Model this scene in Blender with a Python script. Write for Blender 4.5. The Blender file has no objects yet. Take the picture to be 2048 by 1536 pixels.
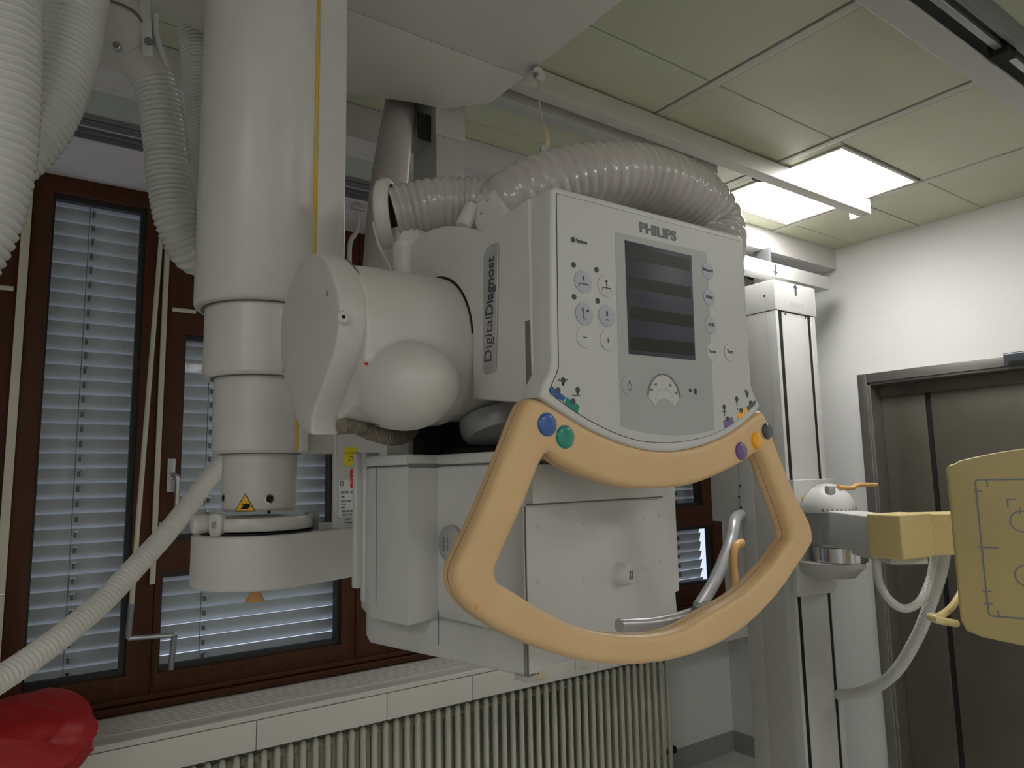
import bpy, bmesh, math, random
from mathutils import Vector, Matrix
random.seed(7)
sc = bpy.context.scene
COL = sc.collection
V = Vector
PI = math.pi

# ------------------------------------------------------------------ camera, world, lights, exposure
FPX, CX, CY = 1428.0, 1024.0, 768.0
EYE = V((0, 0, 1.6))
AX = V((3040 - CX, 915 - CY, FPX)).normalized()          # room X (along the window wall) seen from the camera
AZ = V((818 - CX, -10285 - CY, FPX))
AZ = (AZ - AX * AX.dot(AZ)).normalized()                 # room up
AY = AZ.cross(AX)                                        # into the window wall
def ray(px, py):
    d = V((px - CX, py - CY, FPX))
    return V((AX.dot(d), AY.dot(d), AZ.dot(d)))
cam_d = bpy.data.cameras.new('camera')
cam = bpy.data.objects.new('camera', cam_d)
COL.objects.link(cam)
cr, cd_, cf = V((AX.x, AY.x, AZ.x)), V((AX.y, AY.y, AZ.y)), V((AX.z, AY.z, AZ.z))
cam.matrix_world = Matrix(((cr.x, -cd_.x, -cf.x, EYE.x), (cr.y, -cd_.y, -cf.y, EYE.y), (cr.z, -cd_.z, -cf.z, EYE.z), (0, 0, 0, 1)))
cam_d.sensor_width = 36.0
cam_d.lens = 36.0 * FPX / 2048.0
cam_d.clip_start = 0.02
sc.camera = cam

world = bpy.data.worlds.new('overcast_sky')
sc.world = world
world.use_nodes = True
bg = world.node_tree.nodes['Background']
bg.inputs['Color'].default_value = (0.74, 0.80, 1.0, 1)
bg.inputs['Strength'].default_value = 1.2
LAMP = 21.0          # radiance of the ceiling diffusers
sc.view_settings.view_transform = 'Standard'
sc.view_settings.look = 'None'
sc.view_settings.exposure = 0.0
sc.view_settings.gamma = 1.0
sc.view_settings.use_curve_mapping = False

# ------------------------------------------------------------------ materials
def lin(c):
    c = c / 255.0
    return c / 12.92 if c <= 0.04045 else ((c + 0.055) / 1.055) ** 2.4
MATS = {}
def mat(name, rgb, rough=0.5, metal=0.0, var=0.04, scale=12.0, bump=0.0, bscale=300.0, coat=0.0, emit=None, stretch=None, alpha=None, spec=0.5, trans=0.0):
    if name in MATS: return MATS[name]
    m = bpy.data.materials.new(name); m.use_nodes = True
    nt = m.node_tree; b = nt.nodes['Principled BSDF']
    col = (lin(rgb[0]), lin(rgb[1]), lin(rgb[2]), 1)
    b.inputs['Roughness'].default_value = rough
    b.inputs['Metallic'].default_value = metal
    b.inputs['Coat Weight'].default_value = coat
    b.inputs['Specular IOR Level'].default_value = spec
    if trans: b.inputs['Transmission Weight'].default_value = trans
    tc = nt.nodes.new('ShaderNodeTexCoord'); mp = nt.nodes.new('ShaderNodeMapping')
    nt.links.new(tc.outputs['Object'], mp.inputs['Vector'])
    if stretch: mp.inputs['Scale'].default_value = stretch
    nz = nt.nodes.new('ShaderNodeTexNoise'); nz.inputs['Scale'].default_value = scale; nz.inputs['Detail'].default_value = 4
    nt.links.new(mp.outputs['Vector'], nz.inputs['Vector'])
    rp = nt.nodes.new('ShaderNodeValToRGB')
    rp.color_ramp.elements[0].position = 0.3; rp.color_ramp.elements[1].position = 0.7
    rp.color_ramp.elements[0].color = tuple(min(1, c * (1 - var)) for c in col[:3]) + (1,)
    rp.color_ramp.elements[1].color = tuple(min(1, c * (1 + var)) for c in col[:3]) + (1,)
    nt.links.new(nz.outputs['Fac'], rp.inputs['Fac']); nt.links.new(rp.outputs['Color'], b.inputs['Base Color'])
    if bump:
        n2 = nt.nodes.new('ShaderNodeTexNoise'); n2.inputs['Scale'].default_value = bscale; n2.inputs['Detail'].default_value = 3
        nt.links.new(mp.outputs['Vector'], n2.inputs['Vector'])
        bp = nt.nodes.new('ShaderNodeBump'); bp.inputs['Strength'].default_value = bump; bp.inputs['Distance'].default_value = 0.002
        nt.links.new(n2.outputs['Fac'], bp.inputs['Height']); nt.links.new(bp.outputs['Normal'], b.inputs['Normal'])
    if emit:
        b.inputs['Emission Color'].default_value = (*emit[0], 1); b.inputs['Emission Strength'].default_value = emit[1]
    MATS[name] = m
    return m
M_SHELL = mat('white_shell_plastic', (198, 196, 190), 0.38, bump=0.10, bscale=900, var=0.03)
M_SHELL2 = mat('cool_white_shell_plastic', (196, 196, 193), 0.4, bump=0.08, bscale=900, var=0.03)
M_COLUMN = mat('white_lacquered_column', (197, 195, 190), 0.30, bump=0.08, bscale=700, var=0.03)
M_BEZEL = mat('white_bezel_plastic', (198, 198, 194), 0.35, var=0.02, bump=0.05, bscale=900)
M_FOIL = mat('pale_front_foil', (190, 190, 186), 0.42, var=0.02)
M_FOILG = mat('grey_front_foil', (164, 166, 164), 0.42, var=0.02)
M_HANDLE = mat('peach_plastic', (216, 180, 132), 0.42, bump=0.16, bscale=1100, var=0.03)
M_LEVER = mat('orange_plastic', (218, 168, 108), 0.4, var=0.03)
M_DARK = mat('black_gap', (18, 17, 16), 0.8)
M_SEAM = mat('seam_shadow_line', (110, 106, 96), 0.8)
M_INK = mat('dark_grey_ink', (70, 70, 72), 0.6)
M_LOGO = mat('mid_grey_ink', (110, 110, 112), 0.6)
M_BTN = mat('lilac_grey_key', (172, 172, 180), 0.45, var=0.02)
M_HOSE = mat('glossy_white_hose', (202, 203, 197), 0.22, var=0.04, coat=0.3)
M_HOSEG = mat('grey_translucent_hose', (178, 172, 166), 0.25, var=0.06, coat=0.4)
M_HOSEM = mat('ivory_matt_hose', (208, 206, 199), 0.42, var=0.04)
M_WALL = mat('white_wall_paint', (226, 226, 224), 0.8, var=0.015, scale=3, bump=0.25, bscale=160)
M_SOFF = mat('white_soffit_paint', (205, 201, 200), 0.75, var=0.02, scale=3)
M_SOFG = mat('pale_green_grey_board', (176, 181, 172), 0.7, var=0.02, scale=3)
M_TILE = mat('pale_green_ceiling_panel', (194, 197, 170), 0.42, var=0.035, scale=4)
M_STRIP = mat('cream_ceiling_strip', (196, 192, 182), 0.5, var=0.03)
M_RAIL = mat('grey_lacquered_rail', (180, 179, 174), 0.4, var=0.03)
M_CARR = mat('light_grey_carriage_lacquer', (214, 210, 202), 0.45, var=0.02)
M_RAILD = mat('dull_aluminium_rail', (126, 128, 130), 0.4, metal=0.3)
M_WOOD = mat('dark_brown_wood', (68, 34, 9), 0.55, var=0.2, spec=0.3, scale=5, stretch=(14, 14, 0.8), bump=0.2, bscale=60)
M_GASK = mat('black_rubber_gasket', (26, 27, 30), 0.5)
M_SLAT = mat('grey_aluminium_slat', (196, 199, 200), 0.5, metal=0.0, var=0.03, scale=6)
M_CORD = mat('grey_ladder_cord', (110, 112, 112), 0.7)
M_STRA = mat('cream_painted_profile', (196, 192, 172), 0.5)
M_SILL = mat('white_painted_sill', (196, 195, 186), 0.5, var=0.02, scale=4)
M_RAD = mat('ivory_radiator_enamel', (188, 188, 172), 0.4, var=0.03)
M_FLOOR = mat('grey_floor_vinyl', (198, 198, 192), 0.35, var=0.06, scale=20)
M_BASE = mat('grey_vinyl_skirting', (150, 151, 150), 0.5)
M_STEEL = mat('brushed_steel', (168, 166, 160), 0.32, metal=0.85, var=0.06, scale=8, stretch=(1, 1, 30))
M_DOOR = mat('brown_grey_steel_door', (104, 100, 90), 0.38, metal=0.5, var=0.08, scale=6)
M_CHROME = mat('chrome', (210, 210, 212), 0.15, metal=1.0, var=0.01)
M_ALU = mat('satin_aluminium', (186, 188, 190), 0.32, metal=0.7, var=0.02)
M_SILV = mat('silver_grey_plastic', (168, 168, 170), 0.3, var=0.02, metal=0.2)
M_BEIGE = mat('beige_receptor_plastic', (196, 177, 122), 0.45, var=0.02)
M_CREAM = mat('cream_arm_plastic', (218, 196, 138), 0.4, var=0.02)
M_RED = mat('red_nylon_cloth', (160, 9, 15), 0.5, var=0.08, scale=8, bump=0.3, bscale=80)
M_YEL = mat('yellow_label_foil', (228, 208, 40), 0.5)
M_YTAPE = mat('yellow_cable_sleeve', (205, 165, 40), 0.5)
M_WARN = mat('warning_yellow_foil', (228, 178, 20), 0.5)
M_LRED = mat('red_label_foil', (206, 36, 36), 0.5)
M_LWH = mat('white_label_paper', (222, 222, 220), 0.5)
M_BLUE = mat('blue_button', (52, 92, 160), 0.25, coat=0.4)
M_TEAL = mat('teal_button', (30, 136, 118), 0.25, coat=0.4)
M_PURP = mat('purple_button', (112, 88, 138), 0.25, coat=0.4)
M_AMB = mat('amber_button', (246, 170, 8), 0.25, coat=0.4)
M_ANTH = mat('anthracite_button', (66, 70, 76), 0.25, coat=0.4)
M_SCRD = mat('dark_lcd_field', (46, 46, 38), 0.35, spec=0.15)
M_SCR = mat('slate_lcd_field', (70, 72, 80), 0.35, var=0.2, scale=9, spec=0.15)
M_BULB = mat('beige_socket_plate', (200, 190, 150), 0.4)
M_DIRTY = mat('stained_corrugated_sleeve', (120, 112, 98), 0.7, var=0.3, scale=60)
M_LAMP = mat('luminous_diffuser', (255, 255, 255), 0.5, emit=((1.0, 0.985, 0.97), LAMP))
M_LAMP2 = mat('luminous_diffuser_dimmer', (255, 255, 255), 0.5, emit=((1.0, 0.985, 0.98), LAMP * 0.68))  # same diffuser at lower strength, for the fixtures behind the viewer
def glass_mat():
    m = bpy.data.materials.new('window_glass'); m.use_nodes = True
    nt = m.node_tree; nt.nodes.remove(nt.nodes['Principled BSDF'])
    o = nt.nodes['Material Output']
    t = nt.nodes.new('ShaderNodeBsdfTransparent'); g = nt.nodes.new('ShaderNodeBsdfGlossy'); mx = nt.nodes.new('ShaderNodeMixShader')
    t.inputs['Color'].default_value = (0.93, 0.95, 0.95, 1); g.inputs['Roughness'].default_value = 0.03; mx.inputs['Fac'].default_value = 0.008
    nt.links.new(t.outputs[0], mx.inputs[1]); nt.links.new(g.outputs[0], mx.inputs[2]); nt.links.new(mx.outputs[0], o.inputs['Surface'])
    return m
M_GLASS = glass_mat()

# ------------------------------------------------------------------ helpers
class Fr:                                   # a flat working frame: origin, right, up; n points out of it
    def __init__(s, o, u, v=(0, 0, 1)):
        s.o, s.u, s.v = V(o), V(u).normalized(), V(v).normalized(); s.n = s.u.cross(s.v)
    def w(s, a, b, c=0): return s.o + s.u * a + s.v * b + s.n * c
    def px(s, x, y):
        d = ray(x, y); t = s.n.dot(s.o - EYE) / s.n.dot(d); p = EYE + d * t - s.o
        return (p.dot(s.u), p.dot(s.v))
    def at(s, x, y): a, b = s.px(x, y); return s.w(a, b)
def FY(y): return Fr((0, y, 0), (1, 0, 0))              # vertical plane facing the camera side, coordinates (X, Z)
def FX(x): return Fr((x, 0, 0), (0, -1, 0))             # vertical plane facing -X, coordinates (-Y, Z)
def PY(x, y, Y): return FY(Y).at(x, y)
ROOT = {}
def thing(name, loc, label, cat, group=None, kind=None):
    o = bpy.data.objects.new(name, None); COL.objects.link(o); o.location = loc; o.empty_display_size = 0.05
    o['label'] = label; o['category'] = cat
    if group: o['group'] = group
    if kind: o['kind'] = kind
    return o
def tag(o, label, cat, group=None, kind=None):
    o['label'] = label; o['category'] = cat
    if group: o['group'] = group
    if kind: o['kind'] = kind
    return o
def origin_of(p):
    r = V((0, 0, 0))
    while p is not None: r += p.location; p = p.parent
    return r
def link(name, me, m, parent=None, smooth=True, label=None):
    o = bpy.data.objects.new(name, me); COL.objects.link(o)
    if m is not None and len(me.materials) == 0: me.materials.append(m)
    if parent is not None:
        me.transform(Matrix.Translation(-origin_of(parent))); o.parent = parent
    if smooth and len(me.polygons):
        me.polygons.foreach_set('use_smooth', [True] * len(me.polygons))
        try: me.set_sharp_from_angle(angle=math.radians(38))
        except Exception: pass
    if label: o['label'] = label
    return o
def from_bm(name, bm, m, parent=None, smooth=True, label=None):
    me = bpy.data.meshes.new(name); bmesh.ops.recalc_face_normals(bm, faces=bm.faces); bm.to_mesh(me); bm.free()
    return link(name, me, m, parent, smooth, label)
def bm_box(bm, c0, c1, fr=None, bev=0.0):
    vs = []
    for x in (c0[0], c1[0]):
        for y in (c0[1], c1[1]):
            for z in (c0[2], c1[2]):
                vs.append(bm.verts.new(fr.w(x, y, z) if fr else (x, y, z)))
    q = [(0, 1, 3, 2), (4, 6, 7, 5), (0, 4, 5, 1), (2, 3, 7, 6), (0, 2, 6, 4), (1, 5, 7, 3)]
    fs = [bm.faces.new([vs[i] for i in k]) for k in q]
    if bev:
        es = list({e for f in fs for e in f.edges})
        bmesh.ops.bevel(bm, geom=es, offset=bev, segments=3, affect='EDGES', profile=0.6)
def box(name, c0, c1, m, parent=None, bev=0.0, fr=None, label=None):
    bm = bmesh.new(); bm_box(bm, c0, c1, fr, bev); return from_bm(name, bm, m, parent, label=label)
def boxes(name, lst, m, parent=None, bev=0.0, fr=None, label=None):
    bm = bmesh.new()
    for a, b in lst: bm_box(bm, a, b, fr, bev)
    return from_bm(name, bm, m, parent, label=label)
def frame_from_axis(d):
    d = V(d).normalized(); h = V((0, 0, 1)) if abs(d.z) < 0.9 else V((1, 0, 0))
    u = d.cross(h).normalized(); return u, d.cross(u).normalized(), d
def lathe(name, p0, d, prof, m, parent=None, n=48, label=None, arc=None):
    # prof: list of (radius, height along d)
    u, v, d = frame_from_axis(d); p0 = V(p0); bm = bmesh.new(); rings = []
    for r, h in prof:
        if r < 1e-6: rings.append([bm.verts.new(p0 + d * h)])
        else: rings.append([bm.verts.new(p0 + d * h + (u * math.cos(2 * PI * k / n) + v * math.sin(2 * PI * k / n)) * r) for k in range(n)])
    for a, b in zip(rings, rings[1:]):
        for k in range(n):
            k2 = (k + 1) % n
            if len(a) == 1 and len(b) == 1: continue
            if len(a) == 1: bm.faces.new((a[0], b[k2], b[k]))
            elif len(b) == 1: bm.faces.new((a[k], a[k2], b[0]))
            else: bm.faces.new((a[k], a[k2], b[k2], b[k]))
    if len(rings[0]) > 1: bm.faces.new(rings[0][::-1])
    if len(rings[-1]) > 1: bm.faces.new(rings[-1])
    return from_bm(name, bm, m, parent, label=label)
def cyl(name, p0, p1, r, m, parent=None, n=32, bev=0.0, label=None):
    p0, p1 = V(p0), V(p1); L = (p1 - p0).length; b = min(bev, r * 0.9, L * 0.45)
    if b > 0:
        pr = [(r - b + b * math.sin(t * PI / 8), b - b * math.cos(t * PI / 8)) for t in range(5)]
        pr = pr + [(r - b + b * math.cos(t * PI / 8), L - b + b * math.sin(t * PI / 8)) for t in range(5)]
    else: pr = [(r, 0), (r, L)]
    return lathe(name, p0, p1 - p0, pr, m, parent, n, label)
def catmull(pts, n=8, closed=False):
    P = [V(p) for p in pts]; out = []; N = len(P)
    rng = range(N) if closed else range(N - 1)
    for i in rng:
        if closed: a, b, c, d = P[(i - 1) % N], P[i], P[(i + 1) % N], P[(i + 2) % N]
        else: a, b, c, d = P[max(i - 1, 0)], P[i], P[i + 1], P[min(i + 2, N - 1)]
        for k in range(n):
            t = k / n
            out.append(0.5 * ((2 * b) + (c - a) * t + (2 * a - 5 * b + 4 * c - d) * t * t + (3 * b - a - 3 * c + d) * t ** 3))
    if not closed: out.append(P[-1].copy())
    return out
def resample(path, step):
    L = [0]
    for a, b in zip(path, path[1:]): L.append(L[-1] + (b - a).length)
    n = max(2, int(L[-1] / step)); out = []; j = 0
    for i in range(n + 1):
        s = L[-1] * i / n
        while j < len(L) - 2 and L[j + 1] < s: j += 1
        t = (s - L[j]) / max(1e-9, L[j + 1] - L[j]); out.append(path[j].lerp(path[j + 1], min(1, t)))
    return out
def sweep(name, pts, r, m, parent=None, n=20, step=0.01, smooth_n=10, ribs=None, label=None, taper=None, flat=None):
    # ribs = (pitch, depth): corrugated hose
    path = catmull(pts, smooth_n) if smooth_n else [V(p) for p in pts]
    if ribs: step = ribs[0] / 5.0
    path = resample(path, step); bm = bmesh.new(); rings = []
    t = (path[1] - path[0]).normalized(); u, v, _ = frame_from_axis(t)
    for i, p in enumerate(path):
        t2 = (path[min(i + 1, len(path) - 1)] - path[max(i - 1, 0)]).normalized()
        q = t.rotation_difference(t2); u = q @ u; u = (u - t2 * u.dot(t2)).normalized(); v = t2.cross(u); t = t2
        rr = r
        if ribs: rr = r * (1 - ribs[1] * (0.0, 0.12, 0.62, 1.0, 0.55)[i % 5])
        if taper: rr *= taper(i / (len(path) - 1))
        rings.append([bm.verts.new(p + (u * math.cos(2 * PI * k / n) + v * math.sin(2 * PI * k / n)) * rr) for k in range(n)])
    for a, b in zip(rings, rings[1:]):
        for k in range(n): bm.faces.new((a[k], a[(k + 1) % n], b[(k + 1) % n], b[k]))
    bm.faces.new(rings[0][::-1]); bm.faces.new(rings[-1])
    o = from_bm(name, bm, m, parent, label=label)
    return o
def prism(name, outline, holes, fr, c0, c1, m, parent=None, bev=0.0, seg=3, label=None):
    cu = bpy.data.curves.new(name, 'CURVE'); cu.dimensions = '2D'; cu.fill_mode = 'BOTH'
    for loop in [outline] + list(holes):
        sp = cu.splines.new('POLY'); sp.points.add(len(loop) - 1); sp.use_cyclic_u = True
        for p, q in zip(sp.points, loop): p.co = (q[0], q[1], 0, 1)
    cu.extrude = (c1 - c0) / 2 - bev; cu.bevel_depth = bev; cu.bevel_resolution = seg - 1; cu.offset = -bev
    to = bpy.data.objects.new('tmp', cu); COL.objects.link(to)
    dg = bpy.context.evaluated_depsgraph_get(); me = bpy.data.meshes.new_from_object(to.evaluated_get(dg))
    bpy.data.objects.remove(to); bpy.data.curves.remove(cu)
    c = (c0 + c1) / 2
    for vv in me.vertices: vv.co = fr.w(vv.co.x, vv.co.y, c + vv.co.z)
    me.name = name; me.materials.clear()
    bm = bmesh.new(); bm.from_mesh(me); bmesh.ops.remove_doubles(bm, verts=bm.verts, dist=1e-5)
    bmesh.ops.recalc_face_normals(bm, faces=bm.faces); bm.to_mesh(me); bm.free()
    return link(name, me, m, parent, label=label)
def text(name, s, fr, a, b, size, m, parent=None, c=0.0005, shx=0.0, wt=0.0, sx=1.0, rot=0.0, align='CENTER', thick=0.0002):
    cu = bpy.data.curves.new(name, 'FONT'); cu.body = s; cu.size = size; cu.align_x = align; cu.align_y = 'CENTER'
    cu.extrude = thick; cu.offset = wt; cu.shear = shx; cu.resolution_u = 4
    to = bpy.data.objects.new('tmp', cu); COL.objects.link(to)
    dg = bpy.context.evaluated_depsgraph_get(); me = bpy.data.meshes.new_from_object(to.evaluated_get(dg))
    bpy.data.objects.remove(to); bpy.data.curves.remove(cu)
    cs, sn = math.cos(rot), math.sin(rot)
    for vv in me.vertices:
        x, y = vv.co.x * sx, vv.co.y
        vv.co = fr.w(a + x * cs - y * sn, b + x * sn + y * cs, c + vv.co.z)
    me.name = name; me.materials.clear()
    return link(name, me, m, parent, smooth=False)
def circ(a, b, r, n=32, ry=None): return [(a + r * math.cos(2 * PI * k / n), b + (ry or r) * math.sin(2 * PI * k / n)) for k in range(n)]
def rrect(a0, b0, a1, b1, r, n=6):
    out = []
    for cx_, cy_, s in ((a1 - r, b1 - r, 0), (a0 + r, b1 - r, 1), (a0 + r, b0 + r, 2), (a1 - r, b0 + r, 3)):
        for k in range(n + 1):
            t = (s + k / n) * PI / 2; out.append((cx_ + r * math.cos(t), cy_ + r * math.sin(t)))
    return out
def disc(name, fr, a, b, r, c0, c1, m, parent=None, bev=0.0, n=32, label=None):
    return cyl(name, fr.w(a, b, c0), fr.w(a, b, c1), r, m, parent, n, bev, label)
def line_px(fr, pts, w, c0, c1, name, m, parent=None, closed=False):
    P = [V(fr.px(*p)) if not isinstance(p, Vector) else p for p in pts]; lst = []
    bm = bmesh.new(); 
    if closed: P = P + [P[0]]
    for a, b in zip(P, P[1:]):
        d = (b - a).normalized(); nn = V((-d.y, d.x)) * w / 2; a2, b2 = a - d * w * 0.5, b + d * w * 0.5
        cs = [a2 + nn, b2 + nn, b2 - nn, a2 - nn]
        lo = [bm.verts.new(fr.w(q.x, q.y, c0)) for q in cs]; hi = [bm.verts.new(fr.w(q.x, q.y, c1)) for q in cs]
        bm.faces.new(hi); bm.faces.new(lo[::-1])
        for k in range(4): bm.faces.new((lo[k], lo[(k + 1) % 4], hi[(k + 1) % 4], hi[k]))
    return from_bm(name, bm, m, parent, smooth=False)
def copy_tree(o, parent=None):
    c = o.copy(); COL.objects.link(c)
    if parent is not None: c.parent = parent
    for ch in list(o.children): copy_tree(ch, c)
    return c

# ------------------------------------------------------------------ the room
HC, YW, XR, XL, YB = 2.773, 2.816, 3.576, -2.3, -3.0
def struct(o, label=None, cat=None):
    o['kind'] = 'structure'
    if label: o['label'] = label
    if cat: o['category'] = cat
    return o
struct(box('floor', (XL - .1, YB - .1, -.1), (XR + .3, YW + .3, 0), M_FLOOR), 'grey vinyl floor', 'floor')
# window wall: solid below the windows, lintel above
wl = struct(boxes('wall_window', [((XL, YW + .03, 0), (XR + .3, YW + .25, .86)), ((XL, YW + .03, 2.67), (XR + .3, YW + .25, HC)), ((3.541, YW + .03, .86), (XR + .3, YW + .05, 2.67)), ((XL, YW + .03, .86), (-1.5, YW + .25, 2.67))], M_WALL), 'white wall under and over the brown windows', 'wall')
dY0, dY1, dZ = 0.35, 1.885, 2.038           # door opening in the right wall
struct(boxes('wall_right', [((XR, dY1, 0), (XR + .25, YW + .05, HC)), ((XR, YB, 0), (XR + .25, dY0, HC)), ((XR, dY0, dZ), (XR + .25, dY1, HC)), ((XR + .2, dY0, 0), (XR + .25, dY1, dZ))], M_WALL), 'white wall with the steel door', 'wall')
struct(box('wall_left', (XL - .15, YB, 0), (XL, YW + .25, HC), M_WALL), 'white wall at the far left, outside the picture', 'wall')
struct(box('wall_back', (XL, YB - .15, 0), (XR + .2, YB, HC), M_WALL), 'white wall behind the viewer', 'wall')
struct(boxes('baseboard_window', [((2.9, YW + .015, 0), (XR, YW + .03, .108))], M_BASE), 'grey skirting under the window wall', 'baseboard')
struct(boxes('baseboard_right', [((XR - .015, 1.95, 0), (XR, YW + .015, .108))], M_BASE), 'grey skirting along the right wall', 'baseboard')

# ceiling: backing, tiles, cross strips
ceil = struct(box('ceiling', (XL, YB, HC + .012), (XR + .25, YW + .3, HC + .1), M_DARK), 'suspended ceiling of pale green metal panels between cream strips', 'ceiling')
FIX = []        # luminous fields (x0, x1, y0, y1)
xs = [1.70 + .667 * k for k in range(-6, 3)]
rows = [(-3.0, -2.43), (-2.425, -1.81), (-1.805, -1.19), (-1.185, -.57), (-.565, .05), (.055, .668), (.673, 1.287), (1.291, 1.564), (1.568, 1.89), (1.894, 1.998)]
gapx = .0235
cols = [(XL, xs[0] - gapx)] + [(a + gapx, b - gapx) for a, b in zip(xs, xs[1:])] + [(xs[-1] + gapx, XR)]
lit = {(7, 6): 0}
tile_mesh = {}
LIT = {(8, 1), (4, 1), (2, 3)}
def tile(x0, x1, y0, y1):
    key = (round(x1 - x0, 3), round(y1 - y0, 3))
    if key not in tile_mesh:
        bm = bmesh.new(); bm_box(bm, (-(x1 - x0) / 2, -(y1 - y0) / 2, 0), ((x1 - x0) / 2, (y1 - y0) / 2, .012), None, .002)
        me = bpy.data.meshes.new('ceiling_panel'); bmesh.ops.recalc_face_normals(bm, faces=bm.faces); bm.to_mesh(me); bm.free(); me.materials.append(M_TILE); tile_mesh[key] = me
    o = bpy.data.objects.new('ceiling_panel', tile_mesh[key]); COL.objects.link(o); o.parent = ceil
    o.location = ((x0 + x1) / 2, (y0 + y1) / 2, HC - .001 + random.uniform(-.0006, .0006))
FXR = (2.44, 2.985, 1.31, 1.90)             # the lit fixture in the picture
for ci, (a, b) in enumerate(cols):
    rr_ = rows if ci < len(cols) - 1 else rows
    for ri, (c, d) in enumerate(rr_):
        if d - c > .5 and ((ci, ri) in {(2, 1), (6, 1), (8, 3), (1, 3)}):
            FIX.append((a, b, c, d)); continue
        if abs(a - 2.392) < .1 and c > 1.28 and d < 1.9: # column that carries the fixture
            tile(a, 2.432, c, d) if False else None
            tile(a, FXR[0] - .014, c, d)
            continue
        tile(a, b, c, d)
for x in xs:
    o = box('ceiling_strip', (x - gapx + .0065, YB, HC - .004), (x + gapx - .0065, 2.0, HC + .010), M_STRIP, ceil, .001)
def fixture(x0, x1, y0, y1, label, group=None, m=None):
    t = thing('ceiling_light', ((x0 + x1) / 2, (y0 + y1) / 2, HC), label, 'ceiling light', group)
    b = .012
    boxes('frame', [((x0 - b, y0 - b, HC - .006), (x1 + b, y0, HC + .012)), ((x0 - b, y1, HC - .006), (x1 + b, y1 + b, HC + .012)), ((x0 - b, y0, HC - .006), (x0, y1, HC + .012)), ((x1, y0, HC - .006), (x1 + b, y1, HC + .012))], M_STRIP, t)
    box('diffuser', (x0, y0, HC), (x1, y1, HC + .008), m or M_LAMP, t)
fixture(*FXR, 'glowing square ceiling light panel crossed by the ceiling rail')
for i, (a, b, c, d) in enumerate(FIX):
    fixture(a + .02, b - .02, c + .02, d - .02, ['square ceiling light behind the viewer, row by the left', 'square ceiling light straight behind the viewer', 'square ceiling light to the right behind the viewer', 'square ceiling light over the viewer', 'square ceiling light near the left wall'][i % 5], None, M_LAMP2)

# bulkhead along the window wall
bulk = struct(boxes('trim_1', [((XL, 2.0, 2.661), (XR, 2.10, HC)), ], M_SOFF), 'white bulkhead running above the windows', 'trim')
box('edge_strip', (XL, 2.103, 2.661), (XR, 2.13, 2.70), M_SOFF, bulk, .001)
box('recess_board', (XL, 2.13, 2.668), (XR, 2.296, 2.70), M_SOFG, bulk)
box('inner_soffit', (XL, 2.452, 2.661), (XR, YW + .03, 2.70), M_SOFF, bulk, .001)
cr_ = thing('curtain_rail', (1.5, 2.37, 2.66), 'dull grey double curtain rail set into the soffit above the windows', 'rail')
boxes('channel', [((XL, 2.296, 2.672), (3.3, 2.452, 2.68)), ((XL, 2.296, 2.655), (3.3, 2.302, 2.68)), ((XL, 2.446, 2.655), (3.3, 2.452, 2.68))], M_RAILD, cr_)
box('centre_web', (XL, 2.356, 2.655), (3.3, 2.366, 2.674), M_ALU, cr_, .001)
boxes('runner_lip', [((XL, 2.32, 2.658), (3.3, 2.326, 2.674)), ((XL, 2.40, 2.658), (3.3, 2.406, 2.674))], M_RAILD, cr_)

# ------------------------------------------------------------------ windows
WF = FY(YW)
def window(name, x0, x1, holes, label, seam=None, top=2.67, bot=.86):
    w = thing(name, (x0, YW, bot), label, 'window', kind='structure')
    hl = [[(a, c), (b, c), (b, d), (a, d)] for a, b, c, d in holes]
    prism('frame', [(x0, bot), (x1, bot), (x1, top), (x0, top)], hl, WF, -.07, 0, M_WOOD, w, bev=.003, seg=2)
    for a, b, c, d in holes:
        g = .018
        prism('gasket', [(a, c), (b, c), (b, d), (a, d)], [[(a + g * .4, c + g), (b - g, c + g), (b - g, d - g), (a + g * .4, d - g)]], WF, -.045, -.018, M_GASK, w)
        box('pane', (a, YW + .036, c), (b, YW + .042, d), M_GLASS, w)
    return w
window('window_1', .036, .462, [(.095, .385, .955, 2.60)], 'tall narrow brown wooden window at the left')
window('window_2', .464, 1.21, [(.53, 1.11, 1.397, 2.145), (.485, 1.15, .948, 1.285)], 'brown wooden window behind the column, with a low light under a tall one')
window('window_3', 1.213, 1.99, [(1.32, 1.87, 1.397, 2.145), (1.268, 1.93, .948, 1.285)], 'brown wooden window hidden behind the collimator')
window('window_4', 1.993, 2.77, [(2.10, 2.65, 1.397, 2.145), (2.05, 2.71, .948, 1.285)], 'brown wooden window hidden behind the control panel')
window('window_5', 2.773, 3.541, [(2.88, 3.376, 1.41, 2.145), (2.83, 3.462, .962, 1.292)], 'rightmost brown wooden window seen through the peach handle')
window('window_6', -.72, .010, [(-.62, -.09, .955, 2.60)], 'brown wooden window at the left edge of the picture')
window('window_7', -1.5, -.723, [(-1.4, -.82, .955, 2.60)], 'brown wooden window outside the left edge')
for n_, (a, b, z0, z1, lb) in enumerate([(.010, .036, 1.262, 2.655, 'cream vertical profile left of the tall narrow window'), (.446, .464, 1.25, 2.62, 'cream vertical profile beside the tall narrow window, ends above the crank handle')]):
    t = struct(box('trim_%d' % (n_ + 2), (a, YW - .012, z0), (b, YW + .02, z1), M_STRA, None, .002), lb, 'trim')
struct(box('trim_4', (.010, YW - .012, .86), (.036, YW + .02, 1.258), M_STRA, None, .002), 'short cream profile below the long one at the left edge', 'trim')
# wooden ledge under the windows
struct(boxes('trim_5', [((-1.5, YW - .022, .838), (3.541, YW + .03, .862)), ((-1.5, YW - .012, .866), (3.541, YW + .0, .884))], M_WOOD, None, .003), 'brown wooden bead where the windows meet the sill', 'trim')

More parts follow.
